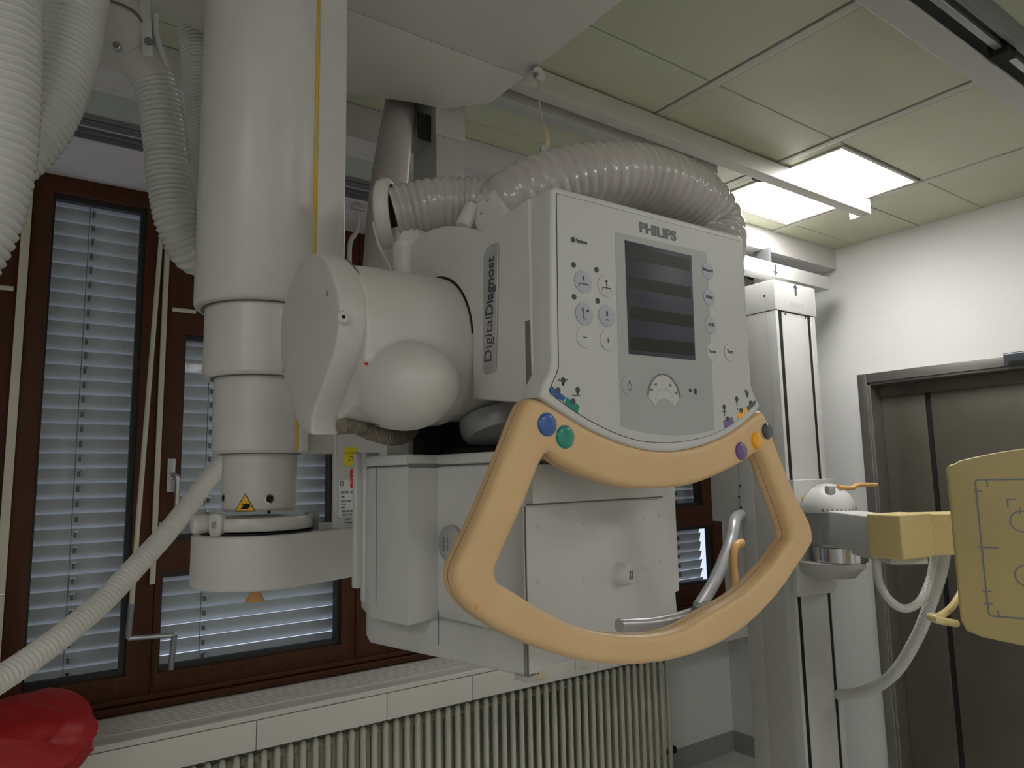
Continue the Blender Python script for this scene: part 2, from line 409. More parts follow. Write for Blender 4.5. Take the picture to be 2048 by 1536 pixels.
# venetian blinds outside the panes
def slat_mesh(L, tilt=75.5):
    bm = bmesh.new(); w = .0605; n = 6; rows_ = []
    for k in range(n + 1):
        s = (k / n - .5) * w; bow = .0018 * (1 - (2 * k / n - 1) ** 2)
        a = math.radians(tilt); y = -s * math.cos(a) - bow * math.sin(a); z = s * math.sin(a) - bow * math.cos(a)
        rows_.append((y, z))
    th = .0004
    for k in range(n):
        (y0, z0), (y1, z1) = rows_[k], rows_[k + 1]
        v = [bm.verts.new(p) for p in ((0, y0, z0), (L, y0, z0), (L, y1, z1), (0, y1, z1))]; bm.faces.new(v)
    bmesh.ops.remove_doubles(bm, verts=bm.verts, dist=1e-6)
    me = bpy.data.meshes.new('slat'); bm.to_mesh(me); bm.free(); me.materials.append(M_SLAT)
    me.polygons.foreach_set('use_smooth', [True] * len(me.polygons)); return me
def blind(x0, x1, z0, z1, cords, label):
    yb = 2.96
    t = thing('venetian_blind', (x0, yb, z0), label, 'blind')
    me = slat_mesh(x1 - x0); me_open = slat_mesh(x1 - x0, 66); n = int((z1 - z0) / .0522)
    for k in range(n + 1):
        o = bpy.data.objects.new('slat', me_open if z0 + k * .0522 < 1.13 and n < 30 else me); COL.objects.link(o); o.parent = t; o.location = (random.uniform(-.001, .001), 0, k * .0522 + .018)
        o.rotation_euler = (random.uniform(-.02, .02), 0, 0)
    for cxx in cords:
        cyl('ladder_cord', (cxx - .012, yb - .03, z0), (cxx - .012, yb - .03, z1), .0014, M_CORD, t, 6)
        bm = bmesh.new(); bm2 = bmesh.new()
        for k in range(n + 1):
            z = z0 + k * .0522 + .03
            bm_box(bm, (cxx - .004, yb - .040, z - .013), (cxx + .004, yb - .022, z + .005))
        from_bm('slat_clip', bm, M_CORD, t, smooth=False)
        for k in range(n + 1):
            z = z0 + k * .0522 + .038
            bm_box(bm2, (cxx - .005, yb - .044, z - .002), (cxx - .001, yb - .036, z + .003)); bm_box(bm2, (cxx + .002, yb - .044, z - .002), (cxx + .006, yb - .036, z + .003))
        from_bm('clip_pin', bm2, M_CHROME, t, smooth=False)
blind(.04, .42, .93, 2.68, [.225], 'grey slatted blind behind the tall narrow window')
blind(.47, 1.20, .93, 2.20, [.655], 'grey slatted blind behind the window that the column stands before')
blind(1.23, 1.97, .93, 2.20, [1.40, 1.80], 'grey slatted blind behind the collimator')
blind(2.01, 2.75, .93, 2.20, [2.2, 2.6], 'grey slatted blind behind the control panel')
blind(2.79, 3.505, .93, 2.20, [3.275], 'grey slatted blind seen through the opening of the peach handle')
blind(-.70, .0, .93, 2.68, [-.5, -.15], 'grey slatted blind at the left edge of the picture')
blind(-1.48, -.74, .93, 2.68, [-1.3, -.95], 'grey slatted blind outside the left edge')

# window fittings
win2 = bpy.data.objects['window_2']
a0, b0 = WF.px(332, 985); a1, b1 = WF.px(351, 917)
h = box('handle', (a0, b0, 0), (a1, b1, .008), M_ALU, win2, .003, WF, 'satin metal handle plate')
pa = WF.w((a0 + a1) / 2 + .004, (b0 + b1) / 2 - .002)
sweep('lever', [pa, pa + V((0, -.02, 0)), pa + V((.006, -.038, 0)), pa + V((.012, -.042, -.02)), pa + V((.012, -.042, -.12)), pa + V((.010, -.042, -.125))], .0085, M_ALU, h, 14, .004)
cyl('rose', pa, pa + V((0, -.018, 0)), .014, M_CHROME, h, 20, .003)
for lb, (x, y), (x2, y2) in (('short white ventilation bar on the wood left of the column', (343, 620), (390, 625)), ('short white ventilation bar at the left edge of the picture', (-30, 573), (27, 581))):
    a, b = WF.px(x, y); a2, b2 = WF.px(x2, y2)
    o = cyl('vent_bar', WF.w(a, b, .012), WF.w(a2, b, .012), .0085, M_STRA, None, 16, .002); tag(o, lb, 'bar')
cx_r = thing('blind_crank', WF.at(262, 1210), 'long cream blind winding rod with a grey crank handle at its lower end', 'crank')
p1, p2 = PY(322, 478, 2.79), PY(263, 1208, 2.72)
cyl('rod', p1, p2, .008, M_STRA, cx_r, 14)
p3 = PY(256, 1277, 2.715); cyl('joint_sleeve', p2, p3, .0095, M_RAILD, cx_r, 14, .002)
p4, p5 = PY(349, 1270, 2.68), PY(341, 1340, 2.67)
sweep('handle_bar', [p3, p3.lerp(p4, .5), p4], .008, M_ALU, cx_r, 12, .01, 0)
sweep('grip', [p4, p5], .0095, M_RAILD, cx_r, 12, .01, 0)
o = box('window_catch', (0, 0, 0), (.028, .03, .02), M_STRA, None, .003, Fr(WF.at(316, 1062), (1, 0, 0))); tag(o, 'small cream block on the wood under the window handle', 'catch')

# ------------------------------------------------------------------ sill, socket, radiator
sill = thing('window_sill', (1.0, 2.6, .7), 'long white sill box with a grooved top under the windows', 'sill')
bm = bmesh.new()
bm_box(bm, (-1.6, 2.560, .815), (XR - .01, YW + .028, .832))
from_bm('top_board', bm, M_SILL, sill)
for k in range(7):
    y = 2.60 + k * .026
    box('grille_rib', (-1.6, y, .832), (XR - .01, y + .017, .8375), M_SILL, sill, .001)
box('front_lip', (-1.6, 2.516, .818), (XR - .01, 2.556, .836), M_SILL, sill, .003)
XB = [-1.6, .74, 1.21, 1.58, 2.25, 2.9, XR - .01]
for a, b in zip(XB, XB[1:]):
    box('front_board', (a + .0012, 2.518, .722), (b - .0012, 2.545, .8155), M_SILL, sill, .0015)
FS = FY(2.518)
so = thing('wall_socket', FS.at(1075, 1347), 'small beige blanking plate on the white sill board below the collimator', 'socket plate')
a, b = FS.px(1060, 1362); a2, b2 = FS.px(1090, 1331)
box('plate', (a, b, 0), (a2, b2, .006), M_BULB, so, .002, FS)
disc('screw', FS, (a + a2) / 2, (b + b2) / 2, .003, .006, .008, M_DARK, so, 0, 12)
o = box('blank_cover', (FS.px(1150, 1330)[0], FS.px(1150, 1338)[1], 0), (FS.px(1180, 1330)[0], FS.px(1150, 1310)[1], .004), M_SILL, None, .001, FS); tag(o, 'flat white cover plate on the sill board, half hidden by the peach handle', 'cover plate')

rad = thing('radiator', (1.6, 2.62, .15), 'ivory column radiator standing under the window sill', 'radiator')
xr1 = 2.78; nf = 62
def fin_mesh():
    bm = bmesh.new()
    for y in (2.60, 2.665, 2.73):
        n = 12; rings = []
        for z, r in ((.16, .004), (.165, .0095), (.18, .0118), (.665, .0118), (.685, .0105), (.692, .004)):
            rings.append([bm.verts.new((r * math.cos(2 * PI * k / n), y - 2.6 + r * math.sin(2 * PI * k / n), z)) for k in range(n)])
        for A, B in zip(rings, rings[1:]):
            for k in range(n): bm.faces.new((A[k], A[(k + 1) % n], B[(k + 1) % n], B[k]))
        bm.faces.new(rings[0][::-1]); bm.faces.new(rings[-1])
    bm_box(bm, (-.0225, .03, .64), (.0225, .12, .668), None, .006); bm_box(bm, (-.0225, .03, .175), (.0225, .12, .205), None, .006); bm_box(bm, (-.008, 0, .65), (.008, .135, .662), None, .003)
    me = bpy.data.meshes.new('radiator_section'); bmesh.ops.recalc_face_normals(bm, faces=bm.faces); bm.to_mesh(me); bm.free(); me.materials.append(M_RAD)
    me.polygons.foreach_set('use_smooth', [True] * len(me.polygons)); me.set_sharp_from_angle(angle=.7); return me
fm = fin_mesh()
for k in range(nf):
    o = bpy.data.objects.new('radiator_section', fm); COL.objects.link(o); o.parent = rad
    o.location = V((xr1 - k * .0452, 2.60, 0)) - rad.location
lathe('valve_stub', (xr1 + .02, 2.66, .21), (1, 0, 0), [(.01, 0), (.01, .04), (.018, .04), (.018, .075), (.012, .08)], M_DARK, rad, 20, 'black end plug of the radiator')

# ------------------------------------------------------------------ steel door in the right wall
door = thing('door_1', (XR, 1.1, 0), 'brown grey steel double door in a brushed steel frame', 'door', kind='structure')
fo = .046
boxes('door_frame', [((XR - .012, dY1, 0), (XR + .012, dY1 + fo, dZ + fo)), ((XR - .012, dY0 - fo, 0), (XR + .012, dY0, dZ + fo)), ((XR - .012, dY0, dZ), (XR + .012, dY1, dZ + fo)),
                   ((XR, dY1 - .012, 0), (XR + .125, dY1, dZ)), ((XR, dY0, 0), (XR + .125, dY0 + .012, dZ)), ((XR, dY0, dZ - .012), (XR + .125, dY1, dZ))], M_STEEL, door, .0015)
box('door_leaf', (XR + .1, 1.66, .01), (XR + .135, dY1 - .012, dZ - .06), M_DOOR, door, .002)
box('door_leaf', (XR + .1, dY0 + .012, .01), (XR + .135, 1.634, dZ - .06), M_DOOR, door, .002)
box('rebate', (XR + .108, 1.63, .01), (XR + .14, 1.664, dZ - .06), M_DARK, door)
box('head_panel', (XR + .09, dY0 + .012, dZ - .07), (XR + .135, dY1 - .012, dZ - .012), M_DOOR, door, .002)
cl = thing('door_closer', (XR - .03, 1.1, 2.06), 'black door closer box at the upper right picture edge, over the steel door', 'door closer')
FXr = FX(XR)
a, b = FXr.px(2019, 735); 
box('housing', (XR - .06, .8, b - .002), (XR - .0121, -a, b + .058), M_ANTH, cl, .008)
box('cover_slot', (XR - .063, .85, b + .004), (XR - .058, -a - .02, b + .02), M_DARK, cl, .001)

# ------------------------------------------------------------------ ceiling rails
r1 = thing('ceiling_rail', (1.2, 1.6, 2.72), 'grey ceiling rail that ends under the glowing light panel', 'rail')
box('base_strip', (XL + .1, 1.566, HC - .012), (2.36, 1.60, HC + .005), M_STRIP, r1, .002)
box('near_flange', (XL + .1, 1.510, 2.70), (3.0, 1.560, 2.765), M_STRIP, r1, .003)
box('far_flange', (XL + .1, 1.60, 2.695), (2.1, 1.652, 2.765), M_RAIL, r1, .003)
box('web', (XL + .1, 1.560, 2.735), (2.97, 1.60, 2.765), M_TILE, r1)
cyl('end_roller', (2.92, 1.535, 2.735), (2.992, 1.535, 2.735), .022, M_ALU, r1, 20, .003)
box('end_plate', (3.0, 1.505, 2.698), (3.006, 1.60, 2.768), M_ALU, r1, .001)
bk = thing('rail_bracket', (2.35, 1.60, 2.75), 'small black bracket where the rail meets the glowing light panel', 'bracket')
box('bracket_body', (2.33, 1.575, 2.735), (2.39, 1.62, 2.768), M_DARK, bk, .003)
r2 = thing('ceiling_rail', (2.0, .75, 2.72), 'grey ceiling rail crossing the upper right corner of the picture', 'rail')
box('near_flange', (XL + .1, .712, 2.69), (XR - .05, .781, 2.70), M_RAIL, r2, .002)
box('web', (XL + .1, .76, 2.70), (XR - .05, .781, HC), M_RAIL, r2, .001)
box('running_lip', (XL + .1, .672, 2.705), (XR - .05, .690, 2.722), M_ALU, r2, .002)
box('far_web', (XL + .1, .640, 2.705), (XR - .05, .655, HC), M_RAILD, r2, .002)
box('roof_plate', (XL + .1, .655, 2.755), (XR - .05, .76, 2.765), M_RAILD, r2)
box('cable_strip', (XL + .1, .565, 2.765), (XR - .05, .59, 2.774), M_STRIP, r2, .001, label='cream cover strip beside the rail')
box('roller_carrier', (2.10, .66, 2.69), (2.16, .705, 2.73), M_DARK, r2, .003)
box('roller_carrier', (2.42, .60, 2.70), (2.50, .66, 2.755), M_DARK, r2, .003)

# ------------------------------------------------------------------ ceiling carriage
ZC = 2.60
car = thing('ceiling_carriage', (.6, 1.0, ZC), 'flat grey underside of the ceiling carriage that carries the telescopic column', 'carriage')
FC = Fr((0, 0, ZC), (1, 0, 0), (0, 1, 0))
prism('cover_plate', [(.16, 1.349), (1.02, 1.349), (1.02, 1.500), (.93, 1.60), (.845, 1.613), (.66, 1.672), (.30, 1.60), (.16, 1.55)], [], FC, 0, .006, M_CARR, car, .001)
prism('cover_plate', [(.16, .25), (1.02, .25), (1.02, 1.346), (.16, 1.346)], [], FC, 0, .006, M_CARR, car, .001)
box('chassis', (.2, .3, ZC + .006), (.98, 1.48, ZC + .09), M_RAILD, car, .002)
boxes('wheel_bogie', [((.25, 1.48, ZC + .05), (.35, 1.53, ZC + .13)), ((.85, 1.48, ZC + .05), (.95, 1.53, ZC + .13)), ((.25, .64, ZC + .08), (.35, .70, ZC + .13)), ((.85, .64, ZC + .08), (.95, .70, ZC + .13))], M_DARK, car, .003)
hb = thing('cable_post', (.93, 1.65, 2.4), 'square pale metal cable post hanging behind the carriage', 'post')
FP = FY(1.60)
a, b = FP.px(872, 345); a2, b2 = FP.px(930, 225)
box('upper_sleeve', (a, b + .11, -.14), (a2 - .0, 2.72, -.0), M_RAIL, hb, .001, FP)
box('lower_sleeve', (a + .004, b - .1, -.136), (a2 - .004, b + .11, -.004), M_RAIL, hb, .001, FP)
a3, b3 = FP.px(846, 268)
box('side_flag', (a3, b3, -.03), (a, b3 + .075, -.026), M_DARK, hb, 0, FP)

# roller and pull cord at the carriage corner
pc = thing('pull_cord', PY(1072, 152, 1.3), 'thin pull cord with a small white pulley at the ceiling carriage corner', 'cord')
pl = PY(1072, 152, 1.3)
lathe('pulley', pl + V((0, -.014, 0)), (0, 1, 0), [(.006, 0), (.018, 0), (.018, .008), (.014, .014), (.018, .02), (.018, .028), (.006, .028)], M_SHELL, pc, 24)
disc('axle', FY(1.284), *FY(1.284).px(1070, 150), .006, 0, .006, M_LOGO, pc, 0, 14)
sweep('hanger', [pl + V((0, 0, .012)), pl + V((.006, 0, .035)), V((1.0, 1.3, 2.602))], .004, M_SHELL, pc, 10, .01)
pe = PY(1090, 262, 1.12)
sweep('cord', [pl + V((0, -.01, -.016)), pl.lerp(pe, .5) + V((-.003, 0, 0)), pe], .0016, M_STRA, pc, 8, .01)
pf = PY(1092, 296, 1.08)
sweep('hook', [pe, pe.lerp(pf, .5) + V((.004, 0, 0)), pf], .0055, M_BULB, pc, 10, .005, label='yellowed plastic cord hook')
lathe('hook_ring', pf + V((-.004, 0, -.006)), (0, 1, 0), [(.004, -.003), (.011, -.003), (.011, .003), (.004, .003)], M_ALU, pc, 20)

# ------------------------------------------------------------------ telescopic column
CXx, CYy = .362, 1.25
col = thing('telescopic_column', (CXx, CYy, 1.5), 'thick white four stage telescopic column hanging from the ceiling carriage', 'column')
def zc(px_y, r): return FY(CYy - r).px(518, px_y)[1]
RS = [.1145, .0965, .0785, .0605]
ZB = [zc(593, RS[0]), zc(745, RS[1]), zc(905, RS[2]), zc(1024, RS[3])]
ZT = [ZC, ZB[0] + .06, ZB[1] + .06, ZB[2] + .06]
def on_cyl(px_x, px_y, r):          # a point and outward direction on the column surface
    d = ray(px_x, px_y); ox, oy = EYE.x - CXx, EYE.y - CYy
    A = d.x ** 2 + d.y ** 2; B = 2 * (ox * d.x + oy * d.y); Cc = ox * ox + oy * oy - r * r
    t = (-B - math.sqrt(max(0, B * B - 4 * A * Cc))) / (2 * A); p = EYE + d * t
    return p, V((p.x - CXx, p.y - CYy, 0)).normalized()
for i in range(4):
    r = RS[i]; z0, z1 = ZB[i], ZT[i]
    if i == 0: prof = [(r - .014, 0), (r - .006, 0), (r - .002, .003), (r, .008), (r, z1 - z0)]
    else: prof = [(r - .010 if i < 3 else r - .004, 0), (r - .004, 0), (r, .005), (r, z1 - z0)]
    s = lathe('column_stage', (CXx, CYy, z0), (0, 0, 1), prof, M_COLUMN, col, 72)
    if i < 3:
        # guide channel on the right flank, a yellow sleeve in its seam
        (lx, ly), rx = (((632, 300), 688), ((612, 690), 645), ((593, 880), 613))[i]
        p_, _ = on_cyl(lx, ly, r); q_ = FY(p_.y + .012).at(rx, ly)
        box('guide_channel', (p_.x, p_.y - .0015, z0 + .001), (q_.x, p_.y + .06, z1 - .001), M_COLUMN, s, .007)
        box('yellow_sleeve', (p_.x - .003, p_.y - .003, z0 + .004), (p_.x + .0022, p_.y + .004, z1 - .001), M_YTAPE, s, .001)
    if i < 3:
        lathe('inner_seal', (CXx, CYy, z0 - .001), (0, 0, 1), [(RS[i + 1] + .001, 0), (RS[i + 1] + .006, 0), (RS[i + 1] + .006, .006)], M_SEAM, s, 60)
# warning sign and bolts on the last stage
def cyl_patch(name, pts2, r, m, parent, th0, z0, lift, label=None):
    bm = bmesh.new(); vs = []
    cxp = sum(p[0] for p in pts2) / len(pts2); cyp = sum(p[1] for p in pts2) / len(pts2)
    def W(a, b): t = th0 + a / r; return V((CXx + (r + lift) * math.cos(t), CYy + (r + lift) * math.sin(t), z0 + b))
    c = bm.verts.new(W(cxp, cyp)); sub = []
    for p, q in zip(pts2, pts2[1:] + pts2[:1]):
        for k in range(5): sub.append(bm.verts.new(W(p[0] + (q[0] - p[0]) * k / 5, p[1] + (q[1] - p[1]) * k / 5)))
    for a_, b_ in zip(sub, sub[1:] + sub[:1]): bm.faces.new((c, a_, b_))
    o = from_bm(name, bm, m, parent, smooth=False, label=label); return o
r4 = RS[3]
p, nn = on_cyl(490, 1007, r4); th = math.atan2(nn.y, nn.x); zz = p.z
cyl_patch('warning_border', [(-.0172, -.0125), (.0172, -.0125), (.0, .0165)], r4, M_DARK, col, th, zz, .0004)
cyl_patch('warning_triangle', [(-.0150, -.0113), (.0150, -.0113), (.0, .0142)], r4, M_WARN, col, th, zz, .0007, 'yellow hand crush warning triangle')
cyl_patch('hand_symbol', [(-.006, -.0078), (.003, -.0085), (.0085, -.006), (.0085, -.0015), (.003, .0005), (-.002, -.001), (-.0065, -.0005), (-.002, -.003)], r4, M_DARK, col, th, zz, .001)
cyl_patch('hand_symbol', [(-.0075, -.0085), (.006, -.0095), (.006, -.0088), (-.0075, -.0078)], r4, M_DARK, col, th, zz, .001)
cyl_patch('hand_symbol', [(-.0052, .0005), (-.0044, .0005), (-.0044, .0065), (-.0052, .0065)], r4, M_DARK, col, th, zz, .001)
for (x, y, rr) in ((539, 998, .0075), (448, 996, .0065), (538, 1024, .0028)):
    p, nn = on_cyl(x, y, r4); lathe('bolt_hole', p - nn * .001, nn, [(rr, 0), (rr, .002), (rr * .8, .0024), (rr * .72, .0015), (0, .0014)], M_CHROME if rr > .004 else M_DARK, col, 20)
    if rr > .004: lathe('bolt_recess', p, nn, [(rr * .72, .0016), (0, .0017)], M_DARK, col, 20)
# clamp ring
ZR1 = FY(CYy - .088).px(518, 1040)[1]; ZR0 = FY(CYy - .088).px(518, 1068)[1]
ring = lathe('clamp_ring', (CXx, CYy, ZR0 + .002), (0, 0, 1), [(.080, 0), (.086, .001), (.088, .004), (.088, ZR1 - ZR0 - .004), (.086, ZR1 - ZR0), (.062, ZR1 - ZR0 + .001)], M_COLUMN, col, 64)
frg = Fr((CXx - .073, CYy - .0, 0), (.75, -.66, 0))
p, nn = on_cyl(436, 1045, .088)
fl = Fr(p - nn * .006, V((0, 0, 1)).cross(nn))
prism('clamp_lug', rrect(-.014, -.022, .012, .014, .009), [], fl, 0, .012, M_COLUMN, ring, .002)
disc('lug_bolt', fl, -.001, -.004, .0055, .012, .0135, M_CHROME, ring, .001, 16, 'chrome bolt in the clamp lug')
pk = PY(404, 1048, 1.24)
cyl('brake_knob', pk + V((-.016, 0, 0)), pk + V((.018, 0, 0)), .0155, M_SHELL, ring, 28, .006, 'white rounded brake knob')
pg = PY(624, 1043, 1.23)
cyl('grey_stop', (pg.x, pg.y, pg.z - .016), (pg.x, pg.y, pg.z + .017), .0125, M_RAILD, ring, 24, .003, 'grey rubber stop')

# ------------------------------------------------------------------ support arm with bracket
RA = .104
ZA1 = FY(CYy - RA).px(518, 1073)[1]; ZA0 = FY(CYy - RA).px(518, 1184)[1]
ad = V((.943, .333, 0)); an = V((ad.y, -ad.x, 0))
arm = thing('support_arm', (CXx, CYy, ZA0), 'white round ended arm under the column, with a label plate bracket', 'arm')
outl = []
for k in range(25):
    t = PI / 2 + PI * k / 24
    q = ad * math.cos(t) * RA + an * -math.sin(t) * RA * -1
    outl.append((CXx + q.x, CYy + q.y))
e1 = V((CXx, CYy, 0)) + ad * .52
outl = [(CXx + (ad * math.cos(t) * RA + an * math.sin(t) * RA).x, CYy + (ad * math.cos(t) * RA + an * math.sin(t) * RA).y) for t in [PI / 2 + PI * k / 24 for k in range(25)]]
w2 = RA * .72
outl += [(e1.x - an.x * w2, e1.y - an.y * w2), (e1.x + an.x * w2, e1.y + an.y * w2)]
prism('arm_casting', outl, [], Fr((0, 0, 0), (1, 0, 0), (0, 1, 0)), ZA0, ZA1, M_COLUMN, arm, .004)
lathe('bearing_gap', (CXx, CYy, ZA1 - .001), (0, 0, 1), [(.09, 0), (.09, .004), (.05, .004)], M_DARK, arm, 48)
pb = PY(510, 1186, CYy - .02)
lathe('bump_stop', (pb.x, pb.y, ZA0 + .003), (0, 0, -1), [(.0075, 0), (.0075, .012), (.009, .018), (.0145, .026), (.015, .029), (.012, .030)], M_LEVER, arm, 28, 'ochre plastic stop cone under the arm')
FB = FY(1.215)
a, b = FB.px(667, 1062); zt = FB.px(690, 840)[1]
br = box('bracket_plate', (a, ZA1 - .001, -.012), (a + .17, zt + .02, 0), M_SHELL2, arm, .003, FB)
a4, b4 = FB.px(600, 907); box('cross_block', (a4, b4, -.03), (a + .01, b4 + .04, -.004), M_SHELL, arm, .003, FB)
def lab(name, x0, y0, x1, y1, m, label=None, c=.0012):
    p0, p1 = FB.px(x0, y1), FB.px(x1, y0); return box(name, (p0[0], p0[1], .0002), (p1[0], p1[1], c), m, br, 0, FB, label)
lab('cover_sheet', 674, 800, 730, 933, M_SHELL2, None, .0008)
lab('yellow_label', 688, 895, 712, 932, M_YEL, 'yellow printed label', .0016)
lab('red_label', 700, 938, 720, 976, M_LRED, 'red printed label', .0012)
lab('white_label', 677, 959, 722, 1034, M_LWH, 'white type label with small print', .0010)
def smallprint(rows_, m=M_INK, c=.0017):
    for s, x, y, sz in rows_:
        a_, b_ = FB.px(x, y); text('small_print', s, FB, a_, b_, sz, m, br, c=c, align='LEFT', sx=.8)
smallprint([('zul. 5442/2008', 690, 906, .0052), ('Traeger', 695, 913, .0050), ('zul. 1250', 695, 920, .0054), ('IEC 601', 681, 985, .0060), ('0123', 701, 985, .0060), ('Type', 681, 993, .0045), ('SRO 33100', 681, 1003, .0050), ('X-ray', 681, 1009, .0050), ('tube', 681, 1015, .0050), ('9806 206 50003', 682, 1023, .0052), ('150 kV  50 kW', 683, 1030, .0052), ('made in', 690, 1038, .0045), ('Germany', 689, 1045, .0045)])
smallprint([('II', 704, 948, .006), ('VORSICHT', 702, 957, .0050), ('HITZE', 702, 964, .0050)], M_LWH)
a_, b_ = FB.px(683, 967); prism('oval_mark', circ(a_, b_, .0030, 20, .0050), [circ(a_, b_, .0019, 20, .0038)], FB, .001, .0016, M_INK, br)

# ------------------------------------------------------------------ X-ray tube housing
XH, YH, RH = .482, .862, .1025
FXc = FX(.306)
ZH = FX(.306).px(618, 682)[1]
th_ = thing('tube_housing', (.40, YH, ZH), 'white cylindrical tube housing with a round end cap and an egg shaped bulge', 'tube housing')
bm = bmesh.new()
def add_lathe_bm(bm, p0, d, prof, n=64):
    u, v, d = frame_from_axis(d); p0 = V(p0); rings = []
    for r, hh in prof:
        rings.append([bm.verts.new(p0 + d * hh + (u * math.cos(2 * PI * k / n) + v * math.sin(2 * PI * k / n)) * r) for k in range(n)])
    for A, B in zip(rings, rings[1:]):
        for k in range(n): bm.faces.new((A[k], A[(k + 1) % n], B[(k + 1) % n], B[k]))
    bm.faces.new(rings[0][::-1]); bm.faces.new(rings[-1])
add_lathe_bm(bm, (.338, YH, ZH), (1, 0, 0), [(RH * .985, 0), (RH, .03), (RH * 1.02, .12), (RH * 1.0, .150), (RH * .93, .168), (RH * .93, .26), (RH * .85, .30)])
pbm = PY(812, 771, .765)
bmesh.ops.create_icosphere(bm, subdivisions=4, radius=1.0, matrix=Matrix.Translation((pbm.x + .004, .772, pbm.z)) @ Matrix.Diagonal((.0585, .078, .054, 1)))
me = bpy.data.meshes.new('housing_body'); bmesh.ops.recalc_face_normals(bm, faces=bm.faces); bm.to_mesh(me); bm.free()
to = bpy.data.objects.new('tmp', me); COL.objects.link(to)
md = to.modifiers.new('r', 'REMESH'); md.mode = 'VOXEL'; md.voxel_size = .0026
md2 = to.modifiers.new('s', 'SMOOTH'); md2.factor = .6; md2.iterations = 14
dg = bpy.context.evaluated_depsgraph_get(); me2 = bpy.data.meshes.new_from_object(to.evaluated_get(dg)); bpy.data.objects.remove(to)
me2.name = 'housing_body'; body = link('housing_body', me2, M_SHELL, th_, True)
cap_pts = [(627, 506), (645, 514), (659, 533), (668, 557), (676, 586), (679, 617), (677, 660), (668, 707), (654, 750), (639, 790), (627, 822), (622, 845), (622, 868), (612, 867), (600, 857), (592, 842), (586, 822), (578, 800), (569, 768), (562, 725), (560, 680), (562, 638), (569, 599), (580, 564), (598, 527)]
cp = [(q.x, q.y) for q in catmull([V((*FXc.px(*p), 0)) for p in cap_pts], 4, True)]
cap = prism('end_cap', cp, [], FXc, -.036, 0, M_SHELL, th_, .005, 4)
prism('cap_seam', [(q[0] * .994 + FXc.px(618, 682)[0] * .006, q[1] * .994 + ZH * .006) for q in cp], [], FXc, -.0372, -.0360, M_SEAM, th_)
for x, y in ((655, 587), (567, 741)):
    a, b = FXc.px(x, y); disc('cap_screw', FXc, a, b, .0036, 0, .0006, M_ALU, cap, 0, 16)
def on_tube(x, y):              # point on the housing surface and its outward direction
    d = ray(x, y); oy, oz = EYE.y - YH, EYE.z - ZH
    A = d.y ** 2 + d.z ** 2; B = 2 * (oy * d.y + oz * d.z); Cc = oy * oy + oz * oz - (RH + .0005) ** 2
    t = (-B - math.sqrt(max(0, B * B - 4 * A * Cc))) / (2 * A); p = EYE + d * t
    return p, V((0, p.y - YH, p.z - ZH)).normalized()
p, nn = on_tube(687, 634)
sk = lathe('cap_bolt', p - nn * .001, nn, [(.0072, 0), (.0072, .0012), (.0066, .0016), (.0062, .0010), (.003, .0010), (0, .0010)], M_SHELL2, cap, 28)
lathe('bolt_socket', p, nn, [(.0022, -.001), (.0022, .0008), (0, .0008)], M_DARK, sk, 12)
p, nn = on_tube(736, 727)
frm = Fr(p + nn * .0005, (1, 0, 0), nn.cross(V((1, 0, 0))) * 1)
if frm.n.dot(nn) < 0: frm = Fr(p, (1, 0, 0), -(nn.cross(V((1, 0, 0)))))
box('index_mark', (-.004, -.0016, -.002), (.0055, .0012, .0022), M_LRED, th_, 0, frm, 'small red index mark')
sweep('cable_sleeve', [PY(684, 852, .84), PY(712, 852, .85), PY(745, 866, .86), PY(785, 876, .87), PY(815, 868, .90), PY(830, 850, .93)], .0105, M_DIRTY, th_, 18, ribs=(.0045, .12), label='stained grey corrugated cable sleeve under the bulge')
lathe('swivel_neck', (.575, YH + .02, 1.628), (0, 0, 1), [(.062, 0), (.062, .012), (.045, .02), (.045, .07)], M_DARK, th_, 48, 'black swivel neck above the collimator')
box('black_filler', (.487, .90, 1.6302), (.66, 1.0, 1.72), M_DARK, th_, .003)  # added black filler, hides the bright slats between tube and collimator
box('neck_bracket', (.478, .93, 1.62), (.494, 1.0, 1.72), M_SHELL, th_, .003)
lathe('angle_scale', (.565, YH - .045, 1.662), (0, -.35, -1), [(.056, -.02), (.056, -.005), (.050, .006), (.03, .012), (0, .014)], M_SILV, th_, 40, 'grey round angle scale under the housing')

# ------------------------------------------------------------------ control head: yoke, housing, panel, handle
YP = .60
F0 = FY(YP); FXh = FX(XH)
ch = thing('control_head', (.65, .7, 1.75), 'white control head with a dark screen, round keys and a peach loop handle', 'control panel')
sp = [(1064, 392), (1018, 422), (957, 463), (943, 457), (920, 452), (890, 451), (862, 458), (838, 470), (815, 491), (799, 515), (790, 545), (788, 600), (800, 670), (945, 667), (945, 798), (1064, 808)]
P2 = [FXh.px(*p) for p in sp]
P2[0] = (-(YP + .034), P2[0][1]); P2[-1] = (-(YP + .034), P2[-1][1])
side = prism('side_cover', P2, [], FXh, -.05, 0, M_SHELL, ch, .0035, 4)
# rear body behind the panel, as wide as the panel
zt_, zb_ = FXh.px(1064, 400)[1], FXh.px(1064, 806)[1]
box('rear_body', (XH + .046, YP + .03, zb_ + .01), (.80, YP + .125, zt_ - .02), M_SHELL, ch, .008)
